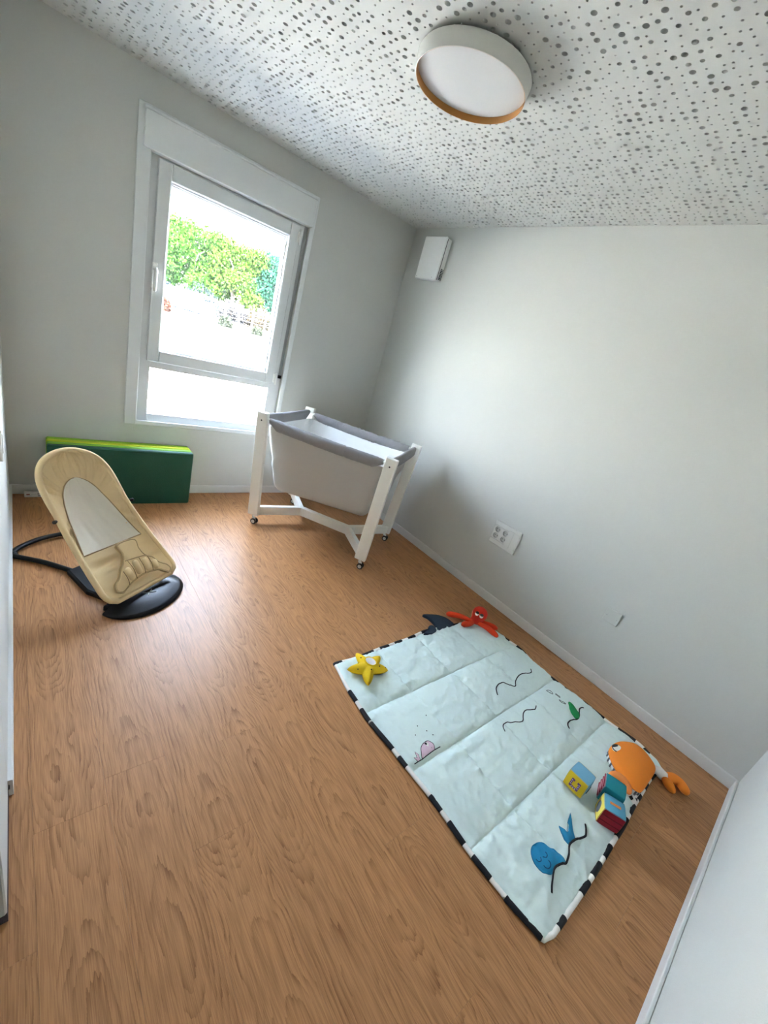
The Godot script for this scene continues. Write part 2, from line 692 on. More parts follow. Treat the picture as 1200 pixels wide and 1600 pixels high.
func ceiling_lamp() -> void:
	var at := Vector3(-1.343, H, 1.762)
	var o := thing("ceiling_lamp", "round flat ceiling lamp with a white ring and gold inner rim", "lamp", at)
	var st := sb()
	lathe_hard(st, [[0.0, 0.0], [0.17, 0.0], [0.17, -0.022], [0.0, -0.022]], 64, Transform3D.IDENTITY)
	obj("mount", st, hex("3d3b3a", 0.8), o)
	st = sb()
	lathe_hard(st, [[0.18, -0.014], [0.2115, -0.014], [0.213, -0.016], [0.208, -0.062], [0.2065, -0.063]], 96, Transform3D.IDENTITY)
	obj("ring", st, hex("cfcfc8", 0.5), o)
	st = sb()
	lathe_hard(st, [[0.2065, -0.063], [0.205, -0.0625], [0.205, -0.03]], 96, Transform3D.IDENTITY)
	obj("inner_rim", st, hex("b07c3c", 0.4), o)
	st = sb()
	lathe(st, [[0.205, -0.040], [0.195, -0.0435], [0.15, -0.045], [0.0, -0.046]], 96, Transform3D.IDENTITY)
	obj("diffuser", st, hex("c9c9c7", 0.5), o)


# ---------------------------------------------------------------- outside
func outside() -> void:
	var st := sb()
	box2(st, Vector3(-30, -0.35, -26.5), Vector3(40, -0.15, -0.3), 0.0)
	struct(obj("ground", st, M.concrete), "pale sunlit paving outside the window", "ground")
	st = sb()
	box2(st, Vector3(-8, -0.2, -2.95), Vector3(7, -0.135, -0.3), 0.01)  # added strip: darkens the ground here so less light bounces up to the ceiling
	struct(obj("added_dark_strip", st, bumpy(hex("8c8887", 0.95), M.fine, 2.0, 0.6)), "darker grey strip added along the house wall outside to cut bounce light", "ground")
	st = sb()
	box2(st, Vector3(-8, 2.82, -0.62), Vector3(7, 3.0, D + 0.8), 0.01)
	struct(obj("roof", st, M.facade), "flat roof of the house with a short eave over the window", "roof")
	st = sb()
	box2(st, Vector3(-60, -0.4, -75), Vector3(80, -0.16, -26.5), 0.0)
	struct(obj("ground_street", st, hex("55534e", 0.95)), "pale grey ground beyond the low wall outside", "ground")
	st = sb()
	box2(st, Vector3(-20, -0.15, -26.6), Vector3(40, 0.16, -26.2), 0.02)
	tag(obj("low_wall", st, hex("37342f", 0.95)), "low pale kerb wall at the far side of the paving outside", "wall")
	# fence of pale posts and thin rails
	var fe := thing("garden_fence", "pale post and rail fence behind the low wall outside", "fence", Vector3(0, -0.15, -27.6))
	var pale := hex("8c8b86", 0.6)
	for k in 12:
		st = sb()
		tube(st, [Vector3(2.4 + 0.95 * k, 0, 0), Vector3(2.4 + 0.95 * k, 1.5, 0)], 0.055, 8)
		obj("post", st, pale, fe)
	for y in [0.35, 0.6, 0.85, 1.1, 1.35]:
		st = sb()
		tube(st, [Vector3(2.0, y, 0), Vector3(13.4, y, 0)], 0.018, 6)
		obj("rail", st, hex("2c2c2b", 0.8), fe)
	car(Vector3(5.7, -0.16, -29.1))
	for t in [[4.6, -34.4, 5.9, 2.1, "1a330a", "bright green tree leftmost of the row behind the fence outside"], [7.7, -34.9, 6.1, 2.2, "1f3a0c", "light green tree second in the row behind the fence outside"], [10.8, -34.2, 5.9, 2.1, "24350e", "yellow-green tree third in the row behind the fence outside"], [13.9, -34.6, 6.0, 2.2, "102a21", "blue-green tree rightmost of the row behind the fence outside"]]:
		tree(Vector3(t[0], -0.16, t[1]), t[2], t[3], t[4], t[5])
	for s in [[3.75, -25.7, 0.42, "2a1712", "small reddish shrub in front of the low wall outside"], [7.5, -25.6, 0.34, "1e201c", "small grey-green shrub at the foot of the low wall outside"], [4.4, -31.6, 1.2, "161c28", "bluish bush behind the fence at the left"], [7.6, -31.6, 1.2, "1a2027", "grey-blue bush behind the fence in the middle"], [9.0, -28.4, 0.9, "201e22", "dusky grey bush behind the fence right of the middle"], [10.7, -28.4, 1.0, "261f18", "brownish bush at the right behind the fence"], [12.4, -28.4, 1.0, "17231e", "blue-green bush at the right end of the fence"], [9.6, -25.6, 0.26, "22241f", "lowest small tuft at the right end of the low wall"]]:
		shrub(Vector3(s[0], -0.15, s[1]), s[2], s[3], s[4])


func leaf_mesh(size: float, m: Material) -> ArrayMesh:
	var st := sb()
	st.set_smooth_group(0)
	var a := Vector3(0, 0, 0)
	var b := Vector3(size * 0.32, size * 0.06, size * 0.5)
	var c := Vector3(0, -size * 0.05, size)
	var d := Vector3(-size * 0.32, size * 0.06, size * 0.5)
	tri(st, a, b, c)
	tri(st, a, c, d)
	st.generate_normals()
	var me := st.commit()
	me.surface_set_material(0, m)
	return me


func leaves(called: String, parent: Node, at: Vector3, blobs: Array, count: int, size: float, col: String) -> void:
	var m := hex(col, 0.8)
	m.metallic_specular = 0.1
	m.backlight_enabled = true
	m.backlight = Color(col).darkened(0.45)
	m.vertex_color_use_as_albedo = true
	var mm := MultiMesh.new()
	mm.transform_format = MultiMesh.TRANSFORM_3D
	mm.use_colors = true
	mm.mesh = leaf_mesh(size, m)
	mm.instance_count = count
	for i in count:
		var b: Array = blobs[rng.randi() % blobs.size()]
		var d := Vector3(rng.randfn(), rng.randfn(), rng.randfn()).normalized()
		var p: Vector3 = (b[0] as Vector3) + d * float(b[1]) * pow(rng.randf(), 0.45)
		var x := Basis.from_euler(Vector3(rng.randf() * TAU, rng.randf() * TAU, rng.randf() * TAU)).scaled(Vector3.ONE * rng.randf_range(0.7, 1.3))
		mm.set_instance_transform(i, Transform3D(x, at + p))
		var v := rng.randf_range(0.6, 1.0)
		mm.set_instance_color(i, Color(v * rng.randf_range(0.8, 1.0), v, v * rng.randf_range(0.7, 1.0)))
	var o := MultiMeshInstance3D.new()
	o.name = called
	o.multimesh = mm
	o.set_meta("kind", "stuff")
	parent.add_child(o, true)


func tree(at: Vector3, h: float, r: float, col: String, label: String) -> void:
	var o := thing("broadleaf_tree", label, "tree", at, 0.0, "trees behind the fence")
	var st := sb()
	tube(st, [Vector3.ZERO, Vector3(0.05, h * 0.2, 0.03), Vector3(-0.05, h * 0.42, 0), Vector3(0.02, h * 0.7, 0.05)], [0.22, 0.17, 0.14, 0.05], 9)
	obj("trunk", st, hex("3f382f", 0.9), o)
	var blobs := []
	for k in 6:
		var a := TAU * k / 6 + rng.randf()
		var e := Vector3(cos(a) * r * 0.7, h * rng.randf_range(0.45, 0.8), sin(a) * r * 0.4)
		st = sb()
		tube(st, [Vector3(-0.03, h * rng.randf_range(0.3, 0.42), 0), e * Vector3(0.5, 0.92, 0.5), e], [0.08, 0.05, 0.02], 6)
		obj("branch", st, hex("3f382f", 0.9), o)
	for i in 5:
		for j in 4:
			blobs.append([Vector3((i / 2.0 - 1.0) * r * 0.72, lerpf(h * 0.36, h - 0.75, j / 3.0), rng.randf_range(-0.5, 0.5) * r), 0.85])
	leaves("foliage", o, Vector3.ZERO, blobs, 13000, 0.21, col)


func shrub(at: Vector3, r: float, col: String, label: String) -> void:
	var o := thing("shrub", label, "shrub", at)
	var st := sb()
	for k in 5:
		var a := TAU * k / 5
		tube(st, [Vector3.ZERO, Vector3(cos(a) * r * 0.3, r * 0.6, sin(a) * r * 0.3), Vector3(cos(a) * r * 0.6, r * 1.2, sin(a) * r * 0.6)], [0.02, 0.014, 0.006], 5)
	obj("stem", st, hex("6d5f50", 0.9), o)
	leaves("foliage", o, Vector3.ZERO, [[Vector3(0, r * 0.9, 0), r], [Vector3(r * 0.6, r * 0.6, 0), r * 0.7], [Vector3(-r * 0.6, r * 0.6, 0), r * 0.7]], 2200, 0.16, col)


func car(at: Vector3) -> void:
	var o := thing("parked_car", "pale blue parked car behind the fence outside", "car", at, 0.12)
	var st := sb()
	var prof := pairs([-2.0, 0.25, -2.05, 0.6, -1.95, 0.82, -1.1, 0.95, -0.55, 1.42, 0.75, 1.46, 1.35, 1.0, 1.95, 0.92, 2.05, 0.6, 2.0, 0.25])
	prism(st, prof, 1.7, 0.1, Transform3D(Basis(Vector3.RIGHT, Vector3.UP, Vector3.BACK), Vector3(0, 0, -0.85)))
	obj("body", st, hex("152c42", 0.8), o)
	st = sb()
	prism(st, pairs([-0.95, 0.98, -0.5, 1.36, 0.08, 1.38, 0.08, 0.98]), 0.02, 0.002, Transform3D(Basis(Vector3.RIGHT, Vector3.UP, Vector3.BACK), Vector3(0, 0, 0.84)))
	obj("side_window", st, hex("4a5560", 0.15), o)
	st = sb()
	prism(st, pairs([0.16, 0.98, 0.16, 1.38, 0.7, 1.39, 1.15, 1.02]), 0.02, 0.002, Transform3D(Basis(Vector3.RIGHT, Vector3.UP, Vector3.BACK), Vector3(0, 0, 0.84)))
	obj("side_window", st, hex("4a5560", 0.15), o)
	for x in [-1.25, 1.25]:
		for s in [-1, 1]:
			st = sb()
			lathe_hard(st, [[0.0, 0.1], [0.2, 0.1], [0.31, 0.06], [0.31, -0.1], [0.0, -0.1]], 20, Transform3D(Basis(Vector3.RIGHT, Vector3(0, 0, s), Vector3.UP), Vector3(x, 0.31, 0.8 * s)))
			obj("wheel", st, hex("26272a", 0.6), o)


func wall_fittings() -> void:
	# ventilation unit high in the corner of the right wall
	var o := thing("ventilation_unit", "white flat wall unit high in the corner near the ceiling", "wall unit", Vector3(0, 2.105, 0.36))
	var st := sb()
	box2(st, Vector3(-0.044, 0.004, -0.122), Vector3(0, 0.306, 0.124), 0.006)
	obj("housing", st, M.white_plastic, o)
	st = sb()
	box2(st, Vector3(-0.049, 0.008, -0.118), Vector3(-0.043, 0.30, 0.121), 0.001)
	obj("gap_shade", st, M.dark_hole, o)  # dark slab painted as the shade in the gap behind the cover
	st = sb()
	box2(st, Vector3(-0.068, 0.0, -0.13), Vector3(-0.049, 0.312, 0.126), 0.006)
	var cov := obj("cover", st, M.white_plastic, o)
	for z in [-0.11, 0.075]:
		st = sb()
		lathe_hard(st, [[0.0, 0.001], [0.0025, 0.001], [0.003, -0.001]], 10, Transform3D(Basis(Vector3.BACK, Vector3.LEFT, Vector3.UP), Vector3(-0.068, 0.018, z)))
		obj("screw", st, M.gasket, cov)
	st = sb()
	box2(st, Vector3(-0.037, 0.014, 0.123), Vector3(-0.008, 0.092, 0.1265), 0.001)
	var pan := obj("button_panel", st, M.black, o)
	for k in 3:
		st = sb()
		lathe_hard(st, [[0.0065, 0.0], [0.009, 0.0015], [0.011, 0.0015], [0.0115, 0.0]], 16, Transform3D(Basis(Vector3.RIGHT, Vector3.BACK, Vector3.UP), Vector3(-0.0225, 0.028 + 0.025 * k, 0.1262)))
		obj("button", st, M.white_plastic, pan)
	# the four-gang socket plate
	o = thing("socket_plate", "large white wall plate with four round sockets in its left half", "socket", Vector3(0, 0.518, 1.912))
	st = sb()
	box2(st, Vector3(-0.003, -0.09, -0.1125), Vector3(0, 0.09, 0.1125), 0.001)
	box2(st, Vector3(-0.012, 0.05, -0.1125), Vector3(-0.001, 0.09, 0.1125), 0.004)
	box2(st, Vector3(-0.012, -0.09, -0.1125), Vector3(-0.001, -0.05, 0.1125), 0.004)
	box2(st, Vector3(-0.012, -0.051, 0.028), Vector3(-0.001, 0.051, 0.1125), 0.003)
	box2(st, Vector3(-0.012, -0.051, -0.1125), Vector3(-0.001, 0.051, -0.106), 0.003)
	for c in [[-0.1065, -0.0395, 1.839], [-0.0395, 0.0285, 1.906]]:
		for r in [[0.0, 0.0505, 0.543], [-0.0505, 0.0, 0.495]]:
			holed(st, c[0], c[1], r[0], r[1], Vector2(c[2] - 1.912, r[2] - 0.518), 0.0205, -0.012)
	obj("plate", st, M.plate, o)
	for zy in [[1.839, 0.543], [1.906, 0.543], [1.839, 0.495], [1.906, 0.495]]:
		var at := Transform3D(Basis(Vector3.BACK, Vector3.LEFT, Vector3.UP), Vector3(-0.012, zy[1] - 0.518, zy[0] - 1.912))
		st = sb()
		lathe_hard(st, [[0.0212, 0.0012], [0.0196, 0.0012], [0.0190, -0.0086], [0.0, -0.0086]], 28, at)
		var so := obj("socket", st, hex("b9b9b1", 0.4), o)
		for s in [-1, 1]:
			st = sb()
			lathe_hard(st, [[0.0034, -0.0083], [0.0, -0.0083]], 10, Transform3D(at.basis, at.origin + Vector3(0, 0, 0.0095 * s)))
			obj("pin_hole", st, M.dark_hole, so)
		for s in [-1, 1]:
			st = sb()
			box(st, at.origin + Vector3(0.004, 0.0165 * s, 0), Vector3(0.008, 0.003, 0.006), 0.0005)
			obj("earth_clip", st, M.steel, so)
	for z in [0.035, 0.08]:
		st = sb()
		box2(st, Vector3(-0.0135, -0.065, z - 0.0215), Vector3(-0.011, 0.065, z + 0.0215), 0.001)
		obj("blank_cover", st, M.plate, o)
	# blank cover plate further along
	o = thing("blank_plate", "small blank white wall plate with two screws, low on the right wall", "wall plate", Vector3(0, 0.444, 2.751))
	st = sb()
	box2(st, Vector3(-0.008, -0.044, -0.044), Vector3(0, 0.044, 0.044), 0.004)
	obj("plate", st, M.wall, o)
	for z in [-0.03, 0.03]:
		st = sb()
		lathe_hard(st, [[0.0, 0.0012], [0.003, 0.0012], [0.0036, 0.0]], 12, Transform3D(Basis(Vector3.BACK, Vector3.LEFT, Vector3.UP), Vector3(-0.008, -0.004, z)))
		obj("screw", st, hex("a9aaa6", 0.5), o)
	# plate on the left wall
	o = thing("wall_plate", "white plate low on the left wall near the corner by the bouncer", "wall plate", Vector3(-W, 0.747, 1.10))
	st = sb()
	box2(st, Vector3(0, -0.065, -0.075), Vector3(0.010, 0.065, 0.075), 0.003)
	obj("plate", st, M.white_plastic, o)
	st = sb()
	box2(st, Vector3(0.009, -0.04, -0.045), Vector3(0.012, 0.04, 0.045), 0.001)
	obj("insert", st, hex("cfcfca", 0.4), o)


# the front of a wall plate round one round opening: z0..z1, y0..y1 in the plate's plane
func holed(st: SurfaceTool, z0: float, z1: float, y0: float, y1: float, c: Vector2, r: float, x: float) -> void:
	st.set_smooth_group(-1)
	var q := [Vector2(z0, y0), Vector2(z1, y0), Vector2(z1, y1), Vector2(z0, y1)]
	var n := 28
	for k in n:
		var a := c + Vector2.from_angle(TAU * k / n) * r
		var b := c + Vector2.from_angle(TAU * (k + 1) / n) * r
		var m := Vector2.from_angle(TAU * (k + 0.5) / n)
		var best := 0
		for e in 4:
			if m.dot(((q[e] as Vector2) - c).normalized()) > m.dot(((q[best] as Vector2) - c).normalized()):
				best = e
		var e: Vector2 = q[best]
		tri(st, Vector3(x, a.y, a.x), Vector3(x, b.y, b.x), Vector3(x, e.y, e.x))
		var mn := Vector2.from_angle(TAU * (k + 1.5) / n)
		var nb := 0
		for f in 4:
			if mn.dot(((q[f] as Vector2) - c).normalized()) > mn.dot(((q[nb] as Vector2) - c).normalized()):
				nb = f
		if nb != best:
			var g: Vector2 = q[nb]
			tri(st, Vector3(x, b.y, b.x), Vector3(x, g.y, g.x), Vector3(x, e.y, e.x))
		quad(st, Vector3(x, a.y, a.x), Vector3(x, b.y, b.x), Vector3(-0.002, b.y, b.x), Vector3(-0.002, a.y, a.x))


func gym_mat() -> void:
	var o := thing("folding_gym_mat", "folded foam gym mat in dark green and lime standing under the window", "gym mat", Vector3(-2.08, 0, 0.104), -0.018)
	var cols := ["8fc024", "c3d01f", "7fb62a", "034a36"]
	for k in 4:
		var st := sb()
		var z := -0.066 + 0.044 * k
		box2(st, Vector3(-0.424, 0.0, z - 0.0215), Vector3(0.424, 0.408 + (0.002 if k == 1 else 0.0), z + 0.0215), 0.007)
		var p := obj("mat_section", st, bumpy(hex(cols[k], 0.55), M.fine, 5.0, 0.25), o)
		for x in [-0.424, 0.424]:
			st = sb()
			tube(st, [Vector3(x, 0.008, z - 0.015), Vector3(x, 0.40, z - 0.015)], 0.0015, 6)
			obj("seam", st, hex(cols[k], 0.6), p)


func paper_box() -> void:
	var o := thing("carton", "small flat white printed carton on the floor in the corner beside the green mat", "carton", Vector3(-2.557, 0, 0.046), 0.05)
	var st := sb()
	box2(st, Vector3(-0.063, 0, -0.014), Vector3(0.063, 0.034, 0.014), 0.001)
	obj("body", st, hex("e6e0da", 0.6), o)
	st = sb()
	box2(st, Vector3(-0.053, 0.016, 0.0135), Vector3(-0.036, 0.024, 0.0143), 0.0)
	obj("stamp", st, hex("8a4a40", 0.7), o)
	for e in [[0.002, 0.019, 0.010, 0.0275], [0.014, 0.019, 0.022, 0.0275], [0.026, 0.019, 0.034, 0.0275], [0.038, 0.019, 0.046, 0.0275], [0.004, 0.007, 0.018, 0.0125], [0.022, 0.009, 0.045, 0.0105], [-0.03, 0.0205, -0.004, 0.0215], [-0.05, 0.008, -0.028, 0.0092]]:
		st = sb()
		box2(st, Vector3(e[0], e[1], 0.0135), Vector3(e[2], e[3], 0.0143), 0.0)
		obj("printed_mark", st, hex("8d8583", 0.7), o)


# ---------------------------------------------------------------- crib
func crib() -> void:
	# local axes: x along the crib, z across it
	var ang := deg_to_rad(56.82)
	var o := thing("crib", "white wooden crib on castors with a hanging grey fabric basket", "crib", Vector3(-0.7805, 0, 0.7782), -ang)
	var wood := hex("ecebe3", 0.38)
	var lt := 0.490
	var wt := 0.357
	var lb := 0.4587
	var wb := 0.3066
	var node := 0.225
	for sx in [-1, 1]:
		for sz in [-1, 1]:
			var a := Vector3(lb * sx, 0.072, wb * sz)
			var b := Vector3(lt * sx, 0.877, wt * sz)
			var up := (b - a).normalized()
			var xx := Vector3(1, 0, 0)
			var zz := xx.cross(up).normalized()
			xx = up.cross(zz).normalized()
			var st := sb()
			box(st, (a + b) * 0.5, Vector3(0.084, (b - a).length(), 0.034), 0.004, Basis(xx, up, zz))
			var post := obj("post", st, wood, o)
			st = sb()
			var hp: Vector3 = a.lerp(b, 0.93) + zz * 0.0175 * sz
			lathe_hard(st, [[0.0, 0.0012], [0.005, 0.0012], [0.006, 0.0]], 12, Transform3D(Basis(Vector3.RIGHT, Vector3(0, 0, sz), Vector3.UP), hp))
			obj("bolt", st, M.dark_hole, post)
			# foot rail from the post to the spine
			st = sb()
			var p0 := Vector3(lb * sx, 0.107, (wb - 0.012) * sz)
			var p1 := Vector3(node * sx, 0.107, 0.012 * sz)
			var d := (p1 - p0).normalized()
			box(st, (p0 + p1) * 0.5, Vector3((p1 - p0).length() + 0.02, 0.072, 0.036), 0.003, Basis(d, Vector3.UP, d.cross(Vector3.UP)))
			obj("foot_rail", st, wood, o)
			# castor
			var c := Vector3(lb * sx, 0, wb * sz)
			st = sb()
			tube(st, [c + Vector3(0, 0.075, 0), c + Vector3(0, 0.052, 0), c + Vector3(0.012, 0.046, 0.0)], [0.008, 0.010, 0.012], 10)
			box(st, c + Vector3(0.014, 0.032, 0), Vector3(0.016, 0.034, 0.012), 0.004)
			var cas := obj("castor", st, M.white_plastic, o)
			for s in [-1, 1]:
				st = sb()
				var wx := Transform3D(Basis(Vector3.RIGHT, Vector3(0, 0, s), Vector3.UP), c + Vector3(0.016, 0.0235, 0.007 * s))
				lathe_hard(st, [[0.012, 0.0], [0.0215, 0.0], [0.0235, 0.002], [0.0235, 0.010], [0.021, 0.0125], [0.013, 0.0125]], 20, wx)
				obj("wheel", st, hex("2c2b2c", 0.5), cas)
				st = sb()
				lathe_hard(st, [[0.0145, 0.0115], [0.0135, 0.0145], [0.0, 0.0155]], 16, wx)
				obj("hub", st, hex("d7d7d4", 0.35), cas)
	var st := sb()
	box2(st, Vector3(-node - 0.02, 0.0715, -0.022), Vector3(node + 0.02, 0.1425, 0.022), 0.004)
	obj("spine_rail", st, wood, o)
	# rails between the posts, each in a padded grey cover
	var lin := bumpy(hex("8d8b8b", 0.95), M.weave, 12.0, 0.5)
	var hy := 0.833
	var wr := noise(30.0, 4, 2)
	var rails := [
		[Vector3(-lt, hy, wt), Vector3(lt, hy, wt), 0.0],
		[Vector3(-lt, hy, -wt), Vector3(lt, hy, -wt), 1.0],
		[Vector3(-lt, hy + 0.012, -wt), Vector3(-lt, hy + 0.012, wt), 0.15],
		[Vector3(lt, hy + 0.012, -wt), Vector3(lt, hy + 0.012, wt), 0.15]]
	for k in 4:
		var a: Vector3 = rails[k][0]
		var b: Vector3 = rails[k][1]
		var inward := Vector3(0, 0, -signf(a.z) * 0.012) if k < 2 else Vector3(-signf(a.x) * 0.006, 0, 0)
		a += inward
		b += inward
		st = sb()
		tube(st, [a, b], 0.0095, 10)
		var rail := obj("rail", st, wood, o)
		st = sb()
		var rows := []
		var n := 110
		var d := (b - a).normalized()
		var out := d.cross(Vector3.UP).normalized()
		for i in n + 1:
			var t := lerpf(0.058, 0.942, float(i) / n)
			var e := minf(float(i), float(n - i)) / n
			var fat := clampf(e * 14.0, 0.0, 1.0)
			var row := []
			for j in 20:
				var an := TAU * j / 20
				var crumple := 1.0 + (0.05 + 0.13 * float(rails[k][2])) * wr.get_noise_2d(t * (5.0 if k == 1 else 1.6), sin(an) * 0.05 + k * 3.0)
				for sm in [0.33, 0.66]:
					crumple -= 0.13 * exp(-pow((t - sm) / 0.006, 2.0))
				var ry := (0.018 + 0.022 * fat) * crumple
				var rx := (0.016 + 0.008 * fat) * crumple
				var drop := -0.017 * fat - 0.008 * sin(PI * t)
				row.append(a.lerp(b, t) + out * cos(an) * rx + Vector3(0, sin(an) * ry + drop, 0))
			rows.append(row)
		var r0 := []
		var r1 := []
		for j in 20:
			r0.append(a.lerp(b, 0.056) + Vector3(0, -0.005, 0))
			r1.append(a.lerp(b, 0.944) + Vector3(0, -0.005, 0))
		rows.push_front(r0)
		rows.append(r1)
		net(st, rows, true)
		obj("padded_cover", st, lin, rail)
	# the basket: rounded rectangle that narrows to a tilted bottom
	var cloth := bumpy(hex("bfbeb9", 0.95), M.weave, 12.0, 0.5)
	cloth.backlight_enabled = true
	cloth.backlight = Color("6a6867")
	var inner := bumpy(hex("e6e6e4", 0.95), M.weave, 12.0, 0.4)
	var ripple := noise(9.0, 9, 3)
	var shape := func(inset: float, lining: bool) -> Array:
		var rows := []
		for i in 31:
			var t := float(i) / 30.0
			var hl := lerpf(lt - 0.03, 0.382, pow(t, 1.15)) - inset
			var hw := lerpf(wt - 0.026, 0.222, pow(t, 1.1)) - inset
			if t > 0.9:
				var q := (t - 0.9) / 0.1
				hl -= 0.02 * q * q
				hw -= 0.02 * q * q
			var row := []
			for j in 120:
				# round the rectangle with corners of radius cr
				var cr := 0.035
				var side := j / 30
				var f := (j % 30) / 30.0
				var sx := -1.0 if side == 1 or side == 2 else 1.0
				var sz := -1.0 if side == 2 or side == 3 else 1.0
				var x: float
				var z: float
				if f < 0.4:  # the corner
					var an := (side + f / 0.4) * PI * 0.5
					x = sx * (hl - cr) + cr * cos(an)
					z = sz * (hw - cr) + cr * sin(an)
				else:
					var g := (f - 0.4) / 0.6
					if side % 2 == 0:
						x = sx * lerpf(hl - cr, -(hl - cr), g)
						z = sz * hw
					else:
						x = sx * hl
						z = sz * lerpf(hw - cr, -(hw - cr), g)
				var lo := lerpf(0.292, 0.352, x / 0.76 + 0.5)
				if lining:
					lo += 0.10
				var sag := 0.018 * (1.0 - pow(x / lt, 2.0)) * (1.0 - t)
				var y := lerpf(hy - 0.036 - sag, lo, t)
				var wob := 0.010 * ripple.get_noise_3d(x, y * 0.7, z) * sin(PI * clampf(t, 0.03, 1.0))
				if lining and z < 0.0:
					wob += 0.006 * sin(x * 95.0 + 5.0 * ripple.get_noise_2d(x, 2.0)) * (1.0 - t)
				var nv := Vector3(signf(x) * pow(absf(x) / hl, 12.0), 0, signf(z) * pow(absf(z) / hw, 12.0)).normalized()
				row.append(Vector3(x, y, z) + nv * wob)
			rows.append(row)
		var last: Array = rows[30]
		for f in [0.9, 0.6, 0.3, 0.0]:
			var row := []
			for v in last:
				row.append(Vector3(v.x * f, v.y - (0.008 * (1.0 - f)), v.z * f))
			rows.append(row)
		return rows
	st = sb()
	net(st, shape.call(0.0, false), true)
	var bas := obj("basket", st, cloth, o)
	st = sb()
	net(st, shape.call(0.006, true), true)
	obj("lining", st, inner, bas)


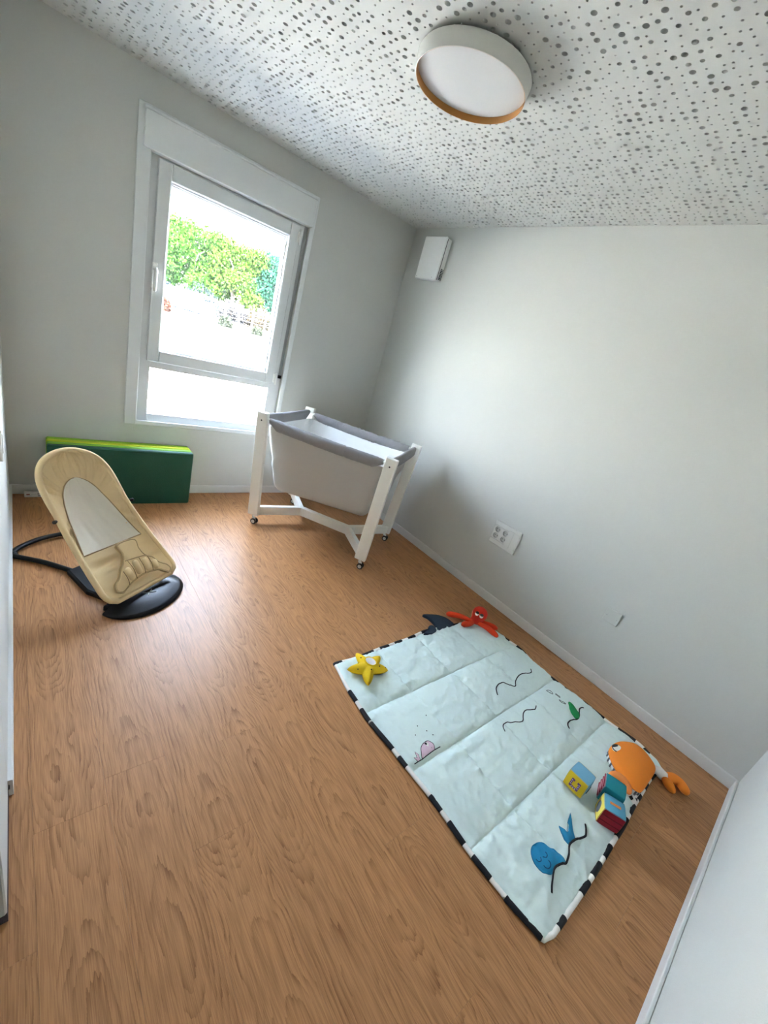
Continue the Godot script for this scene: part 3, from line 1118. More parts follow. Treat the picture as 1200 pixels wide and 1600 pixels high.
# ---------------------------------------------------------------- bouncer
func bouncer() -> void:
	var f := Vector3(0.557, 0, 0.83).normalized()
	var w := Vector3(0.83, 0, -0.557).normalized()
	var turn := atan2(f.x, f.z)
	var o := thing("baby_bouncer", "beige fabric baby bouncer with pale mesh panel on a black rocking base", "baby bouncer", Vector3(-2.1655, 0, 1.2845), turn)
	# local: x = width, z = forward
	var ct := cos(deg_to_rad(51.93))
	var sn := sin(deg_to_rad(51.93))
	var up := Vector3(0, sn, -ct)
	var nn := Vector3(0, ct, sn)
	var base := Vector3(0, 0.085, 0)
	var cv := func(v: float) -> float: return -0.052 * clampf(v / 0.62, 0.0, 1.15) - 0.002
	var hw := func(v: float) -> float:
		var h := lerpf(0.213, 0.176, clampf(v / 0.45, 0.0, 1.0))
		if v > 0.48:
			h *= sqrt(maxf(0.0, 1.0 - pow((v - 0.48) / 0.252, 3.6)))
		if v < 0.05:
			h -= 0.05 * (1.0 - sqrt(maxf(0.0, 1.0 - pow((0.05 - v) / 0.07, 2.0))))
		return h
	var wr := noise(9.0, 14, 3)
	var surf := func(s: float, v: float, off: float) -> Vector3:
		var h: float = hw.call(v)
		var u: float = cv.call(v) + s * h
		var bow := -0.030 * sin(PI * clampf(v / 0.73, 0.0, 1.0))
		var sag := -0.048 * (1.0 - s * s) * sin(PI * clampf(v / 0.73 * 0.9 + 0.08, 0.0, 1.0))
		return base + Vector3(u, 0, 0) + up * v + nn * (bow + sag + off)
	var vv := func(i: int, n: int) -> float:
		return lerpf(-0.02, 0.7318, sin(float(i) / n * PI * 0.5))
	var beige := bumpy(hex("e4c999", 0.92), M.weave, 14.0, 0.5)
	var st := sb()
	var rows := []
	var nv := 90
	for i in nv + 1:
		var v: float = vv.call(i, nv)
		var row := []
		for j in 61:
			var s := lerpf(-1.0, 1.0, j / 60.0)
			# folds run from the rim towards the mesh at the top and sides
			var at := Vector2(s * 0.2, v - 0.47)
			var th := atan2(at.x, at.y)
			var edge := clampf((at.length() - 0.10) / 0.1, 0.0, 1.0) * (1.0 - pow(absf(s), 8.0)) * clampf((v - 0.24) / 0.08, 0.0, 1.0)
			var fold := 0.0055 * wr.get_noise_2d(th * 0.62 * (1.0 + 0.3 * absf(th)), at.length() * 0.25) * edge
			if v < 0.26:
				fold += 0.004 * wr.get_noise_2d(u_of(s) * 0.15 + 3.0, v * 1.6 + 9.0) * (1.0 - pow(absf(s), 4.0))
			row.append(surf.call(s, v, fold * 4.6))
		rows.append(row)
	net(st, rows)
	var seat := obj("seat_cover", st, beige, o)
	# the hem rolls round the frame tube
	st = sb()
	var rim := []
	for i in 61:
		rim.append(surf.call(-1.0, vv.call(i, 60), -0.006))
	for i in range(59, -1, -1):
		rim.append(surf.call(1.0, vv.call(i, 60), -0.006))
	tube(st, rim, 0.0135, 12)
	tube(st, [rim[0], surf.call(0.0, -0.022, -0.004), rim[120]], 0.0125, 12)
	obj("hem", st, beige, seat)
	# mesh insert, arched at its top
	var mh := func(v: float) -> float:
		var t := clampf((v - 0.237) / (0.602 - 0.237), 0.0, 1.0)
		return lerpf(0.84, 0.60, clampf(t * 1.35, 0.0, 1.0)) * sqrt(maxf(0.0, 1.0 - pow(clampf((t - 0.45) / 0.55, 0.0, 1.0), 2.6)))
	rows = []
	for i in 41:
		var v := lerpf(0.237, 0.602, sin(i / 40.0 * PI * 0.5))
		var row := []
		for j in 41:
			var s := lerpf(-1.0, 1.0, j / 40.0)
			var dome := 0.004 * (1.0 - pow(absf(s), 6.0))
			row.append(surf.call(s * float(mh.call(v)) - 0.05, v, 0.006 + dome + 0.005 * wr.get_noise_2d(s * 0.22 + v * 0.3, v * 0.25)))
		rows.append(row)
	st = sb()
	net(st, rows)
	var mm := bumpy(hex("e2dac9", 0.95), noise_normal(0.5, 8, 10.0), 20.0, 0.6)
	obj("mesh_panel", st, mm, seat)
	st = sb()
	var line := []
	for i in 41:
		line.append(rows[i][0])
	for i in range(39, -1, -1):
		line.append(rows[i][40])
	tube(st, line, 0.0028, 6, true)
	obj("mesh_piping", st, hex("a58a66", 0.9), seat)
	# restraint flap: strap that widens into two rounded legs
	var poly := curve([Vector2(-0.055, 0.232), Vector2(0.042, 0.226), Vector2(0.045, 0.175), Vector2(0.060, 0.130), Vector2(0.093, 0.104), Vector2(0.118, 0.062), Vector2(0.150, 0.036), Vector2(0.163, 0.008), Vector2(0.143, -0.008), Vector2(0.120, 0.008), Vector2(0.090, 0.030), Vector2(0.02, 0.044), Vector2(-0.06, 0.036), Vector2(-0.108, 0.018), Vector2(-0.135, 0.008), Vector2(-0.160, 0.026), Vector2(-0.152, 0.058), Vector2(-0.122, 0.078), Vector2(-0.096, 0.112), Vector2(-0.068, 0.142), Vector2(-0.052, 0.18)], 5, true)
	var fx := Transform3D(Basis(Vector3.RIGHT, up, nn), base + nn * -0.006)
	st = sb()
	prism(st, poly, 0.020, 0.006, fx)
	var flap := obj("restraint", st, bumpy(hex("dcc08f", 0.92), M.weave, 14.0, 0.5), o)
	st = sb()
	var pipe := []
	for p in poly:
		pipe.append(fx * Vector3(p.x, p.y, 0.016))
	tube(st, pipe, 0.004, 7, true)
	obj("restraint_piping", st, hex("b89d72", 0.9), flap)
	for s in [[Vector2(-0.057, 0.143), Vector2(0.0, 0.137), Vector2(0.062, 0.128)], [Vector2(-0.045, 0.138), Vector2(-0.035, 0.09), Vector2(-0.04, 0.04)], [Vector2(0.018, 0.13), Vector2(0.022, 0.08), Vector2(0.015, 0.046)], [Vector2(0.066, 0.118), Vector2(0.07, 0.075), Vector2(0.06, 0.04)], [Vector2(-0.09, 0.10), Vector2(-0.085, 0.06), Vector2(-0.09, 0.028)]]:
		st = sb()
		var l := []
		for p in curve(s, 5):
			l.append(fx * Vector3(p.x, p.y, 0.0205))
		tube(st, l, 0.0018, 6)
		obj("stitching", st, hex("8a7150", 0.9), flap)
	for s in [[Vector2(-0.068, 0.10), Vector2(-0.06, 0.05)], [Vector2(-0.012, 0.118), Vector2(-0.012, 0.062)], [Vector2(0.044, 0.11), Vector2(0.04, 0.06)], [Vector2(0.088, 0.08), Vector2(0.085, 0.05)]]:
		st = sb()
		var l := []
		for p in s:
			l.append(fx * Vector3(p.x, p.y, 0.013))
		tube(st, l, [0.022, 0.022], 14, false, 0.6, nn)
		obj("quilted_channel", st, bumpy(hex("dcc08f", 0.92), M.weave, 14.0, 0.5), flap)
	# rocker: a domed black half-moon
	st = sb()
	rows = []
	var outl := []
	for i in 49:
		var a := lerpf(0.0, PI, i / 48.0)
		outl.append(Vector2(-0.222 * cos(a), -0.022 + 0.166 * pow(sin(a), 0.85)))
	for r in 9:
		var q := r / 8.0
		var row := []
		for p in outl:
			var c := Vector2(p.x * (1.0 - q * 0.55), lerpf(p.y, -0.03, q))
			row.append(Vector3(c.x, 0.012 + 0.030 * sin(q * PI * 0.5), c.y))
		rows.append(row)
	net(st, rows)
	rows = []
	for h in [0.0, 0.002, 0.009, 0.012]:
		var row := []
		for p in outl:
			var k := 1.0 if h > 0.001 else 0.97
			row.append(Vector3(p.x * k, h, (p.y + 0.02) * k - 0.02))
		rows.append(row)
	net(st, rows)
	var bottom := sb()
	box2(st, Vector3(-0.2, 0.0, -0.05), Vector3(0.2, 0.034, -0.022), 0.008)
	var rock := obj("rocker_base", st, M.black_gloss, o)
	# pale raised strokes on the rocker, in two small winged pairs
	st = sb()
	for s in [-1, 1]:
		for e in [[0.004, 0.016, 0.030, 0.074], [0.004, 0.0, 0.027, 0.006]]:
			var l := []
			for k in 5:
				var t := k / 4.0
				l.append(Vector3(s * lerpf(e[0], e[2], t), 0.0405 - 0.006 * t * (1.0 if e[3] > 0.05 else 0.2), lerpf(0.03, 0.03 + (e[3] - 0.04) * 0.5, t) + 0.004 * sin(t * PI)))
			tube(st, l, [0.0035, 0.004, 0.003, 0.0025, 0.001], 6, false, 0.35, Vector3.UP)
	obj("raised_mark", st, hex("b9bcc0", 0.4), rock)
	# rear frame
	st = sb()
	var rear := curve([Vector3(-0.045, 0.014, -0.24), Vector3(-0.072, 0.014, -0.38), Vector3(-0.104, 0.014, -0.545), Vector3(-0.150, 0.016, -0.672), Vector3(-0.138, 0.02, -0.706), Vector3(-0.09, 0.022, -0.728), Vector3(0.01, 0.024, -0.742), Vector3(0.11, 0.022, -0.728), Vector3(0.158, 0.02, -0.706), Vector3(0.170, 0.016, -0.672), Vector3(0.124, 0.014, -0.545), Vector3(0.092, 0.014, -0.38), Vector3(0.065, 0.014, -0.24)], 5)
	tube(st, rear, 0.0145, 10, false, 0.75, Vector3.UP)
	obj("rear_frame", st, M.black, o)
	for x in [-0.152, 0.172]:
		st = sb()
		tube(st, [Vector3(x, 0.017, -0.684), Vector3(x * 0.98, 0.018, -0.70)], 0.021, 10, false, 0.8, Vector3.UP)
		obj("corner_cap", st, M.black, o)
	st = sb()
	prism(st, [Vector2(-0.10, -0.40), Vector2(0.12, -0.40), Vector2(0.16, -0.20), Vector2(0.14, -0.03), Vector2(-0.14, -0.03), Vector2(-0.16, -0.2)], 0.028, 0.008, Transform3D(Basis(Vector3.RIGHT, Vector3.BACK, Vector3.UP), Vector3(0.005, 0.0, 0)))
	obj("hub_plate", st, M.black, o)
	for s in [-1, 1]:
		st = sb()
		tube(st, [Vector3(0.11 * s, 0.026, -0.06), surf.call(0.55 * s, 0.25, -0.05), surf.call(0.55 * s, 0.43, -0.03)], 0.006, 8)
		obj("support_rod", st, M.black, o)
		st = sb()
		tube(st, [Vector3(0.12 * s, 0.03, -0.03), surf.call(0.7 * s, 0.0, -0.012)], 0.008, 8)
		obj("support_post", st, M.black, o)
	for s in [-1, 1]:
		st = sb()
		tube(st, [surf.call(0.9 * s, 0.43, -0.018), surf.call(1.06 * s, 0.428, -0.012), surf.call(1.16 * s, 0.425, -0.010)], [0.006, 0.0065, 0.009], 8)
		obj("side_knob", st, M.black, o)


func u_of(s: float) -> float:
	return s * 0.2


# ---------------------------------------------------------------- play mat
var mat_edges := {}
var mat_noise: FastNoiseLite
const CUT_X := [-1.495, -1.200, -0.886, -0.570, -0.258]
const CUT_Z := [2.09, 2.400, 2.711, 3.030, 3.33]


func along(tab: Array, t: float) -> float:
	for i in tab.size() - 1:
		if t <= tab[i + 1][0]:
			var k: float = clampf((t - tab[i][0]) / (tab[i + 1][0] - tab[i][0]), 0.0, 1.0)
			k = k * k * (3.0 - 2.0 * k)
			return lerpf(tab[i][1], tab[i + 1][1], k)
	return tab[tab.size() - 1][1]


func mat_xz(s: float, t: float) -> Vector2:
	var z := lerpf(2.09, 3.328, t)
	var x := lerpf(-1.49, -0.262, s)
	var l := along([[2.09, -1.472], [2.28, -1.498], [2.43, -1.506], [2.63, -1.494], [2.85, -1.484], [3.04, -1.492], [3.19, -1.485], [3.33, -1.468]], z)
	var r := along([[2.09, -0.335], [2.14, -0.30], [2.25, -0.268], [2.38, -0.25], [2.55, -0.284], [2.71, -0.276], [2.87, -0.262], [3.0, -0.258], [3.2, -0.232], [3.29, -0.252], [3.33, -0.28]], z)
	var a := along([[-1.49, 2.092], [-1.35, 2.100], [-1.14, 2.091], [-0.93, 2.089], [-0.76, 2.076], [-0.58, 2.092], [-0.4, 2.11], [-0.26, 2.17]], x)
	var b := along([[-1.49, 3.318], [-1.44, 3.330], [-1.24, 3.332], [-0.85, 3.326], [-0.62, 3.316], [-0.42, 3.312], [-0.27, 3.318]], x)
	return Vector2(lerpf(l, r, s), lerpf(a, b, t))


func mat_y(x: float, z: float) -> float:
	var dz := 1.0
	for c in [CUT_Z[1], CUT_Z[2], CUT_Z[3]]:
		dz = minf(dz, absf(z - c))
	var dx := 1.0
	for c in [CUT_X[1], CUT_X[2], CUT_X[3]]:
		dx = minf(dx, absf(x - c + 0.008 * sin(z * 9.0)))
	var de := minf(minf(x + 1.495, -0.245 - x), minf(z - 2.085, 3.33 - z))
	var puff := 0.019 * (1.0 - 0.9 * exp(-dz / 0.026)) * (1.0 - 0.55 * exp(-dx / 0.020)) * (1.0 - exp(-maxf(de, 0.0) / 0.03))
	var nearx := exp(-dx / 0.05)
	var nearz := exp(-dz / 0.06) + 0.9 * exp(-maxf(de, 0.0) / 0.07)
	var wr := 0.0042 * nearz * mat_noise.get_noise_2d(x * 24.0, z * 6.0) + 0.0058 * nearx * mat_noise.get_noise_2d(x * 6.0, z * 26.0 + 50.0)
	wr += 0.0060 * mat_noise.get_noise_2d(x * 8.0 + z * 4.0, z * 11.0 + 20.0) + 0.0036 * mat_noise.get_noise_2d((x + z) * 24.0, (x - z) * 8.0)
	wr -= 0.0035 * exp(-dz / 0.0022) + 0.0015 * exp(-dx / 0.002)
	return maxf(0.0085 + puff + wr, 0.0055)


func on_mat(p: Vector2, lift := 0.002) -> Vector3:
	return Vector3(p.x, mat_y(p.x, p.y) + lift, p.y)


# a cord sewn on the mat
func cord(st: SurfaceTool, pts: Array, r: float, closed := false, per := 6, lift := 0.001) -> void:
	var l := []
	for p in curve(pts, per, closed):
		l.append(on_mat(p, lift))
	tube(st, l, r, 6, closed, 0.7, Vector3.UP)


# a piece of cloth laid on the mat: outline filled with a fine net that follows the quilt; dome lifts its middle
func patch(st: SurfaceTool, outline: Array, lift: float, dome: float, spacing := 0.008) -> void:
	st.set_smooth_group(0)
	var p := PackedVector2Array(outline)
	var rect := Rect2(p[0], Vector2.ZERO)
	for v in p:
		rect = rect.expand(v)
	var pts := PackedVector2Array(outline)
	var y := rect.position.y + spacing * 0.5
	while y < rect.end.y:
		var x := rect.position.x + spacing * 0.5
		while x < rect.end.x:
			var v := Vector2(x, y)
			if Geometry2D.is_point_in_polygon(v, p) and edge_distance(v, p) > spacing * 0.45:
				pts.append(v)
			x += spacing
		y += spacing
	var idx := Geometry2D.triangulate_delaunay(pts)
	for i in range(0, idx.size(), 3):
		var c := (pts[idx[i]] + pts[idx[i + 1]] + pts[idx[i + 2]]) / 3.0
		if Geometry2D.is_point_in_polygon(c, p):
			var t := []
			for k in 3:
				var v := pts[idx[i + k]]
				var d := edge_distance(v, p)
				t.append(on_mat(v, lift + dome * (1.0 - exp(-d / 0.018))))
			if ((t[1] - t[0]) as Vector3).cross(t[2] - t[0]).y > 0.0:
				tri(st, t[0], t[2], t[1])
			else:
				tri(st, t[0], t[1], t[2])
	for i in p.size():
		var k := (i + 1) % p.size()
		quad(st, on_mat(p[i], lift), on_mat(p[k], lift), on_mat(p[k], -0.002), on_mat(p[i], -0.002))


func edge_distance(v: Vector2, p: PackedVector2Array) -> float:
	var d := 1e9
	for i in p.size():
		d = minf(d, v.distance_squared_to(Geometry2D.get_closest_point_to_segment(v, p[i], p[(i + 1) % p.size()])))
	return sqrt(d)


func pairs(l: Array) -> Array:
	var out := []
	for i in range(0, l.size(), 2):
		out.append(Vector2(l[i], l[i + 1]))
	return out


func play_mat() -> void:
	mat_noise = noise(1.0, 31, 3)
	var o := thing("play_mat", "pale blue quilted baby play mat with sea animals and black and white edging", "play mat")
	var blue := bumpy(hex("d8e8e3", 0.93), M.weave, 10.0, 0.45)
	var st := sb()
	var rows := []
	var ts := []
	for i in 191:
		ts.append(i / 190.0)
	var ss := ts.duplicate()
	for c in 3:
		for d in [-0.009, -0.0055, -0.003, -0.0015, 0.0, 0.0015, 0.003, 0.0055, 0.009]:
			ts.append((CUT_Z[c + 1] + d - 2.09) / 1.238)
			ss.append((CUT_X[c + 1] + d + 1.49) / 1.228)
	ts.sort()
	ss.sort()
	for t in ts:
		var row := []
		for e in ss:
			var p := mat_xz(e, t)
			row.append(Vector3(p.x, mat_y(p.x, p.y), p.y))
		rows.append(row)
	net(st, rows)
	var q := obj("quilt", st, blue, o)
	# edging: alternate black and white lengths of a padded cord
	var black := hex("14151a", 0.9)
	var white := hex("e9e6df", 0.9)
	var ring := []
	var m := 160
	for i in m:
		ring.append(mat_xz(float(i) / m, 1.0))
	for i in m:
		ring.append(mat_xz(1.0, 1.0 - float(i) / m))
	for i in m:
		ring.append(mat_xz(1.0 - float(i) / m, 0.0))
	for i in m:
		ring.append(mat_xz(0.0, float(i) / m))
	# start of each length as (side, coordinate); sides: 0 near edge by x, 1 right by z, 2 far by x, 3 left by z
	var cuts := []
	for x in [-1.46, -1.411, -1.367, -1.238, -1.175, -1.138, -1.065, -1.025, -0.952, -0.888, -0.755, -0.718, -0.648, -0.6, -0.56, -0.5, -0.45, -0.4, -0.34]:
		cuts.append((x + 1.49) / 1.228 * m)
	for z in [3.26, 3.23, 3.177, 3.084, 3.001, 2.866, 2.802, 2.651, 2.589, 2.50, 2.44, 2.36, 2.30, 2.22, 2.17]:
		cuts.append(m + (3.328 - z) / 1.238 * m)
	for x in [-0.36, -0.43, -0.50, -0.57, -0.64, -0.71, -0.79, -0.86, -0.926, -0.982, -1.043, -1.095, -1.164, -1.219, -1.342, -1.445]:
		cuts.append(2 * m + (-0.262 - x) / 1.228 * m)
	for z in [2.097, 2.266, 2.329, 2.376, 2.443, 2.454, 2.599, 2.641, 2.687, 2.825, 2.886, 2.931, 3.01, 3.055, 3.13, 3.195, 3.322]:
		cuts.append(3 * m + (z - 2.09) / 1.238 * m)
	var dark := [false]
	var is_white := true
	for c in cuts.size():
		var a: float = cuts[c]
		var b: float = cuts[(c + 1) % cuts.size()]
		if c == cuts.size() - 1:
			b += 4 * m
		var l := []
		var k := a
		while k < b:
			l.append(k)
			k += 1.2
		l.append(b)
		var pts := []
		for e in l:
			var f := fposmod(e, 4.0 * m)
			var i := int(f)
			var v: Vector2 = (ring[i % (4 * m)] as Vector2).lerp(ring[(i + 1) % (4 * m)], f - i)
			pts.append(Vector3(v.x, 0.0095, v.y))
		if pts.size() > 1:
			st = sb()
			tube(st, pts, 0.0092 if is_white else 0.0105, 10, false, 0.85, Vector3.UP, true)
			obj("edging_piece", st, white if is_white else black, o)
		is_white = not is_white
	# the pad's dark underside
	st = sb()
	var under := []
	for v in ring:
		under.append(Vector2(v.x * 0.996 - 0.0035, v.y * 0.996 + 0.0108))
	prism(st, under, 0.0032, 0.001, Transform3D(Basis(Vector3.RIGHT, Vector3.BACK, Vector3.UP), Vector3(0, 0.0005, 0)))
	obj("underside", st, black, o)
	# sewn lines and appliques
	var ink := hex("15161b", 0.85)
	st = sb()
	cord(st, pairs([-0.771, 2.628, -0.744, 2.599, -0.719, 2.587, -0.692, 2.582, -0.668, 2.588, -0.653, 2.599, -0.64, 2.613, -0.624, 2.624, -0.612, 2.634, -0.595, 2.632, -0.578, 2.619, -0.544, 2.604, -0.507, 2.595, -0.472, 2.595, -0.444, 2.604, -0.417, 2.617, -0.394, 2.611, -0.375, 2.596]), 0.0028, false, 4)
	obj("wave_line", st, ink, o)
	st = sb()
	cord(st, pairs([-0.935, 2.791, -0.919, 2.772, -0.901, 2.761, -0.869, 2.76, -0.852, 2.771, -0.822, 2.787, -0.794, 2.798, -0.773, 2.795, -0.744, 2.777, -0.72, 2.767, -0.694, 2.768, -0.653, 2.786, -0.635, 2.785, -0.615, 2.777]), 0.0026, false, 4)
	obj("wave_line", st, ink, o)
	for e in [[-0.4275, 2.7575, 0.0085, 0.017], [-0.407, 2.797, 0.006, 0.0135], [-0.4285, 2.836, 0.0075, 0.0175]]:
		st = sb()
		var l := []
		for k in 16:
			var a := TAU * k / 16
			l.append(Vector2(e[0] + e[2] * cos(a) + 0.002 * sin(a), e[1] + e[3] * sin(a)))
		cord(st, l, 0.0018, true, 2)
		obj("bubble_ring", st, ink, o)
	st = sb()
	patch(st, curve(pairs([-0.387, 2.854, -0.418, 2.872, -0.44, 2.89, -0.455, 2.904, -0.462, 2.934, -0.44, 2.942, -0.412, 2.930, -0.393, 2.898]), 3, true), 0.004, 0.007)
	obj("leaf", st, bumpy(hex("0c8a48", 0.9), M.weave, 14.0, 0.5), o)
	st = sb()
	cord(st, pairs([-0.335, 2.92, -0.346, 2.913, -0.366, 2.912, -0.393, 2.922, -0.417, 2.934, -0.442, 2.941, -0.467, 2.938, -0.497, 2.929, -0.525, 2.926, -0.546, 2.931, -0.565, 2.949]), 0.0032, false, 4)
	obj("stem_line", st, ink, o)
	# pink fish
	st = sb()
	var body := curve(pairs([-1.410, 2.692, -1.4, 2.675, -1.389, 2.659, -1.375, 2.65, -1.354, 2.645, -1.337, 2.648, -1.327, 2.658, -1.324, 2.673, -1.332, 2.691]), 4)
	patch(st, body, 0.0015, 0.0015, 0.006)
	var fish := obj("pink_fish", st, hex("dcc0cf", 0.9), o)
	var tail := pairs([-1.420, 2.693, -1.417, 2.672, -1.424, 2.657, -1.432, 2.681, -1.448, 2.676, -1.438, 2.694])
	st = sb()
	patch(st, tail, 0.0015, 0.001, 0.006)
	obj("tail", st, hex("dcc0cf", 0.9), fish)
	for e in [[body, 0.0016, false, 1], [tail, 0.0014, true, 1], [pairs([-1.458, 2.695, -1.412, 2.694, -1.332, 2.691, -1.298, 2.692]), 0.002, false, 3], [pairs([-1.359, 2.648, -1.346, 2.648, -1.342, 2.659, -1.351, 2.670, -1.361, 2.664]), 0.0012, true, 2], [pairs([-1.341, 2.6775, -1.3405, 2.6785]), 0.0024, false, 1]]:
		st = sb()
		cord(st, e[0], e[1], e[2], e[3])
		obj("outline", st, ink, fish)
	st = sb()
	patch(st, pairs([-1.357, 2.65, -1.346, 2.649, -1.343, 2.659, -1.351, 2.668, -1.359, 2.663]), 0.003, 0.0005, 0.004)
	obj("eye", st, white, fish)
	st = sb()
	patch(st, pairs([-1.360, 2.649, -1.352, 2.650, -1.351, 2.657, -1.357, 2.660]), 0.0042, 0.0005, 0.004)
	obj("pupil", st, ink, fish)
	for d in pairs([-1.247, 2.545, -1.332, 2.571, -1.369, 2.599, -1.306, 2.608, -1.29, 2.635]):
		st = sb()
		cord(st, [d, d + Vector2(0.001, 0.001)], 0.0028, false, 1)
		obj("stitched_dot", st, ink, o)
	# blue fish
	var fb := bumpy(hex("1580ab", 0.9), M.weave, 14.0, 0.4)
	st = sb()
	patch(st, curve(pairs([-1.29, 3.240, -1.312, 3.22, -1.319, 3.198, -1.311, 3.175, -1.292, 3.157, -1.265, 3.149, -1.231, 3.157, -1.208, 3.177, -1.192, 3.201, -1.188, 3.223, -1.189, 3.247, -1.199, 3.253, -1.23, 3.243, -1.255, 3.238, -1.276, 3.240]), 3, true), 0.002, 0.010)
	fish = obj("blue_fish", st, fb, o)
	st = sb()
	patch(st, pairs([-1.129, 3.23, -1.130, 3.208, -1.115, 3.187, -1.099, 3.170, -1.094, 3.19, -1.092, 3.201, -1.055, 3.184, -1.003, 3.171, -1.024, 3.187, -1.058, 3.210, -1.084, 3.233, -1.105, 3.230]), 0.003, 0.008, 0.006)
	obj("tail", st, fb, fish)
	st = sb()
	cord(st, pairs([-0.987, 3.229, -1.024, 3.248, -1.041, 3.249, -1.084, 3.234, -1.123, 3.229, -1.146, 3.237, -1.183, 3.251, -1.199, 3.252, -1.233, 3.241, -1.259, 3.237, -1.278, 3.241, -1.299, 3.25, -1.337, 3.269]), 0.0038, false, 4, 0.004)
	obj("line", st, ink, fish)
	for l in [[-1.307, 3.183, -1.304, 3.193, -1.292, 3.196, -1.282, 3.189], [-1.271, 3.193, -1.264, 3.201, -1.251, 3.199, -1.246, 3.190], [-1.297, 3.21, -1.297, 3.219, -1.286, 3.226, -1.272, 3.223, -1.264, 3.211]]:
		st = sb()
		cord(st, pairs(l), 0.0014, false, 4, 0.0115)
		obj("face_stitching", st, hex("0b3a5c", 0.9), fish)
	# navy fins sewn into the far edge, lying on the floor
	var navy := bumpy(hex("122536", 0.9), M.weave, 14.0, 0.5)
	st = sb()
	prism(st, curve(pairs([-0.689, 1.950, -0.635, 1.965, -0.58, 1.992, -0.546, 2.03, -0.535, 2.075, -0.55, 2.105, -0.690, 2.110, -0.677, 2.06, -0.672, 2.02, -0.674, 1.985]), 3, true), 0.020, 0.004, Transform3D(Basis(Vector3.RIGHT, Vector3.BACK, Vector3.UP), Vector3(0, 0.001, 0)))
	obj("tail_fin", st, navy, o)
	st = sb()
	prism(st, curve(pairs([-0.83, 2.102, -0.79, 2.090, -0.765, 2.088, -0.757, 2.068, -0.73, 2.058, -0.712, 2.072, -0.716, 2.098, -0.734, 2.116, -0.79, 2.122]), 3, true), 0.024, 0.004, Transform3D(Basis(Vector3.RIGHT, Vector3.BACK, Vector3.UP), Vector3(0, 0.006, 0)))
	obj("side_fin", st, navy, o)


# a stuffed shape: an outline round a centre, raised like a cushion
func puff(st: SurfaceTool, outline: Array, centre: Vector2, y0: float, h: float, power := 2.0, n := 10) -> void:
	var rows := []
	for i in n + 1:
		var r := cos(float(i) / n * PI * 0.5)
		var row := []
		for p in outline:
			var v: Vector2 = centre.lerp(p, r)
			row.append(Vector3(v.x, y0 + h * pow(maxf(0.0, 1.0 - pow(r, power)), 0.5), v.y))
		rows.append(row)
	net(st, rows, true)
	rows = []
	for r in [1.0, 0.9, 0.0]:
		var row := []
		for p in outline:
			var v: Vector2 = centre.lerp(p, r)
			row.append(Vector3(v.x, y0 - (h * 0.25 if r < 0.95 else 0.0), v.y))
		rows.append(row)
	net(st, rows, true)


func ellipsoid(st: SurfaceTool, at: Vector3, r: Vector3, turn := Basis.IDENTITY, n := 14) -> void:
	var prof := []
	for i in n + 1:
		var a := PI * i / n - PI * 0.5
		prof.append([cos(a), sin(a)])
	lathe(st, prof, n * 2, Transform3D(turn * Basis.from_scale(r), at))


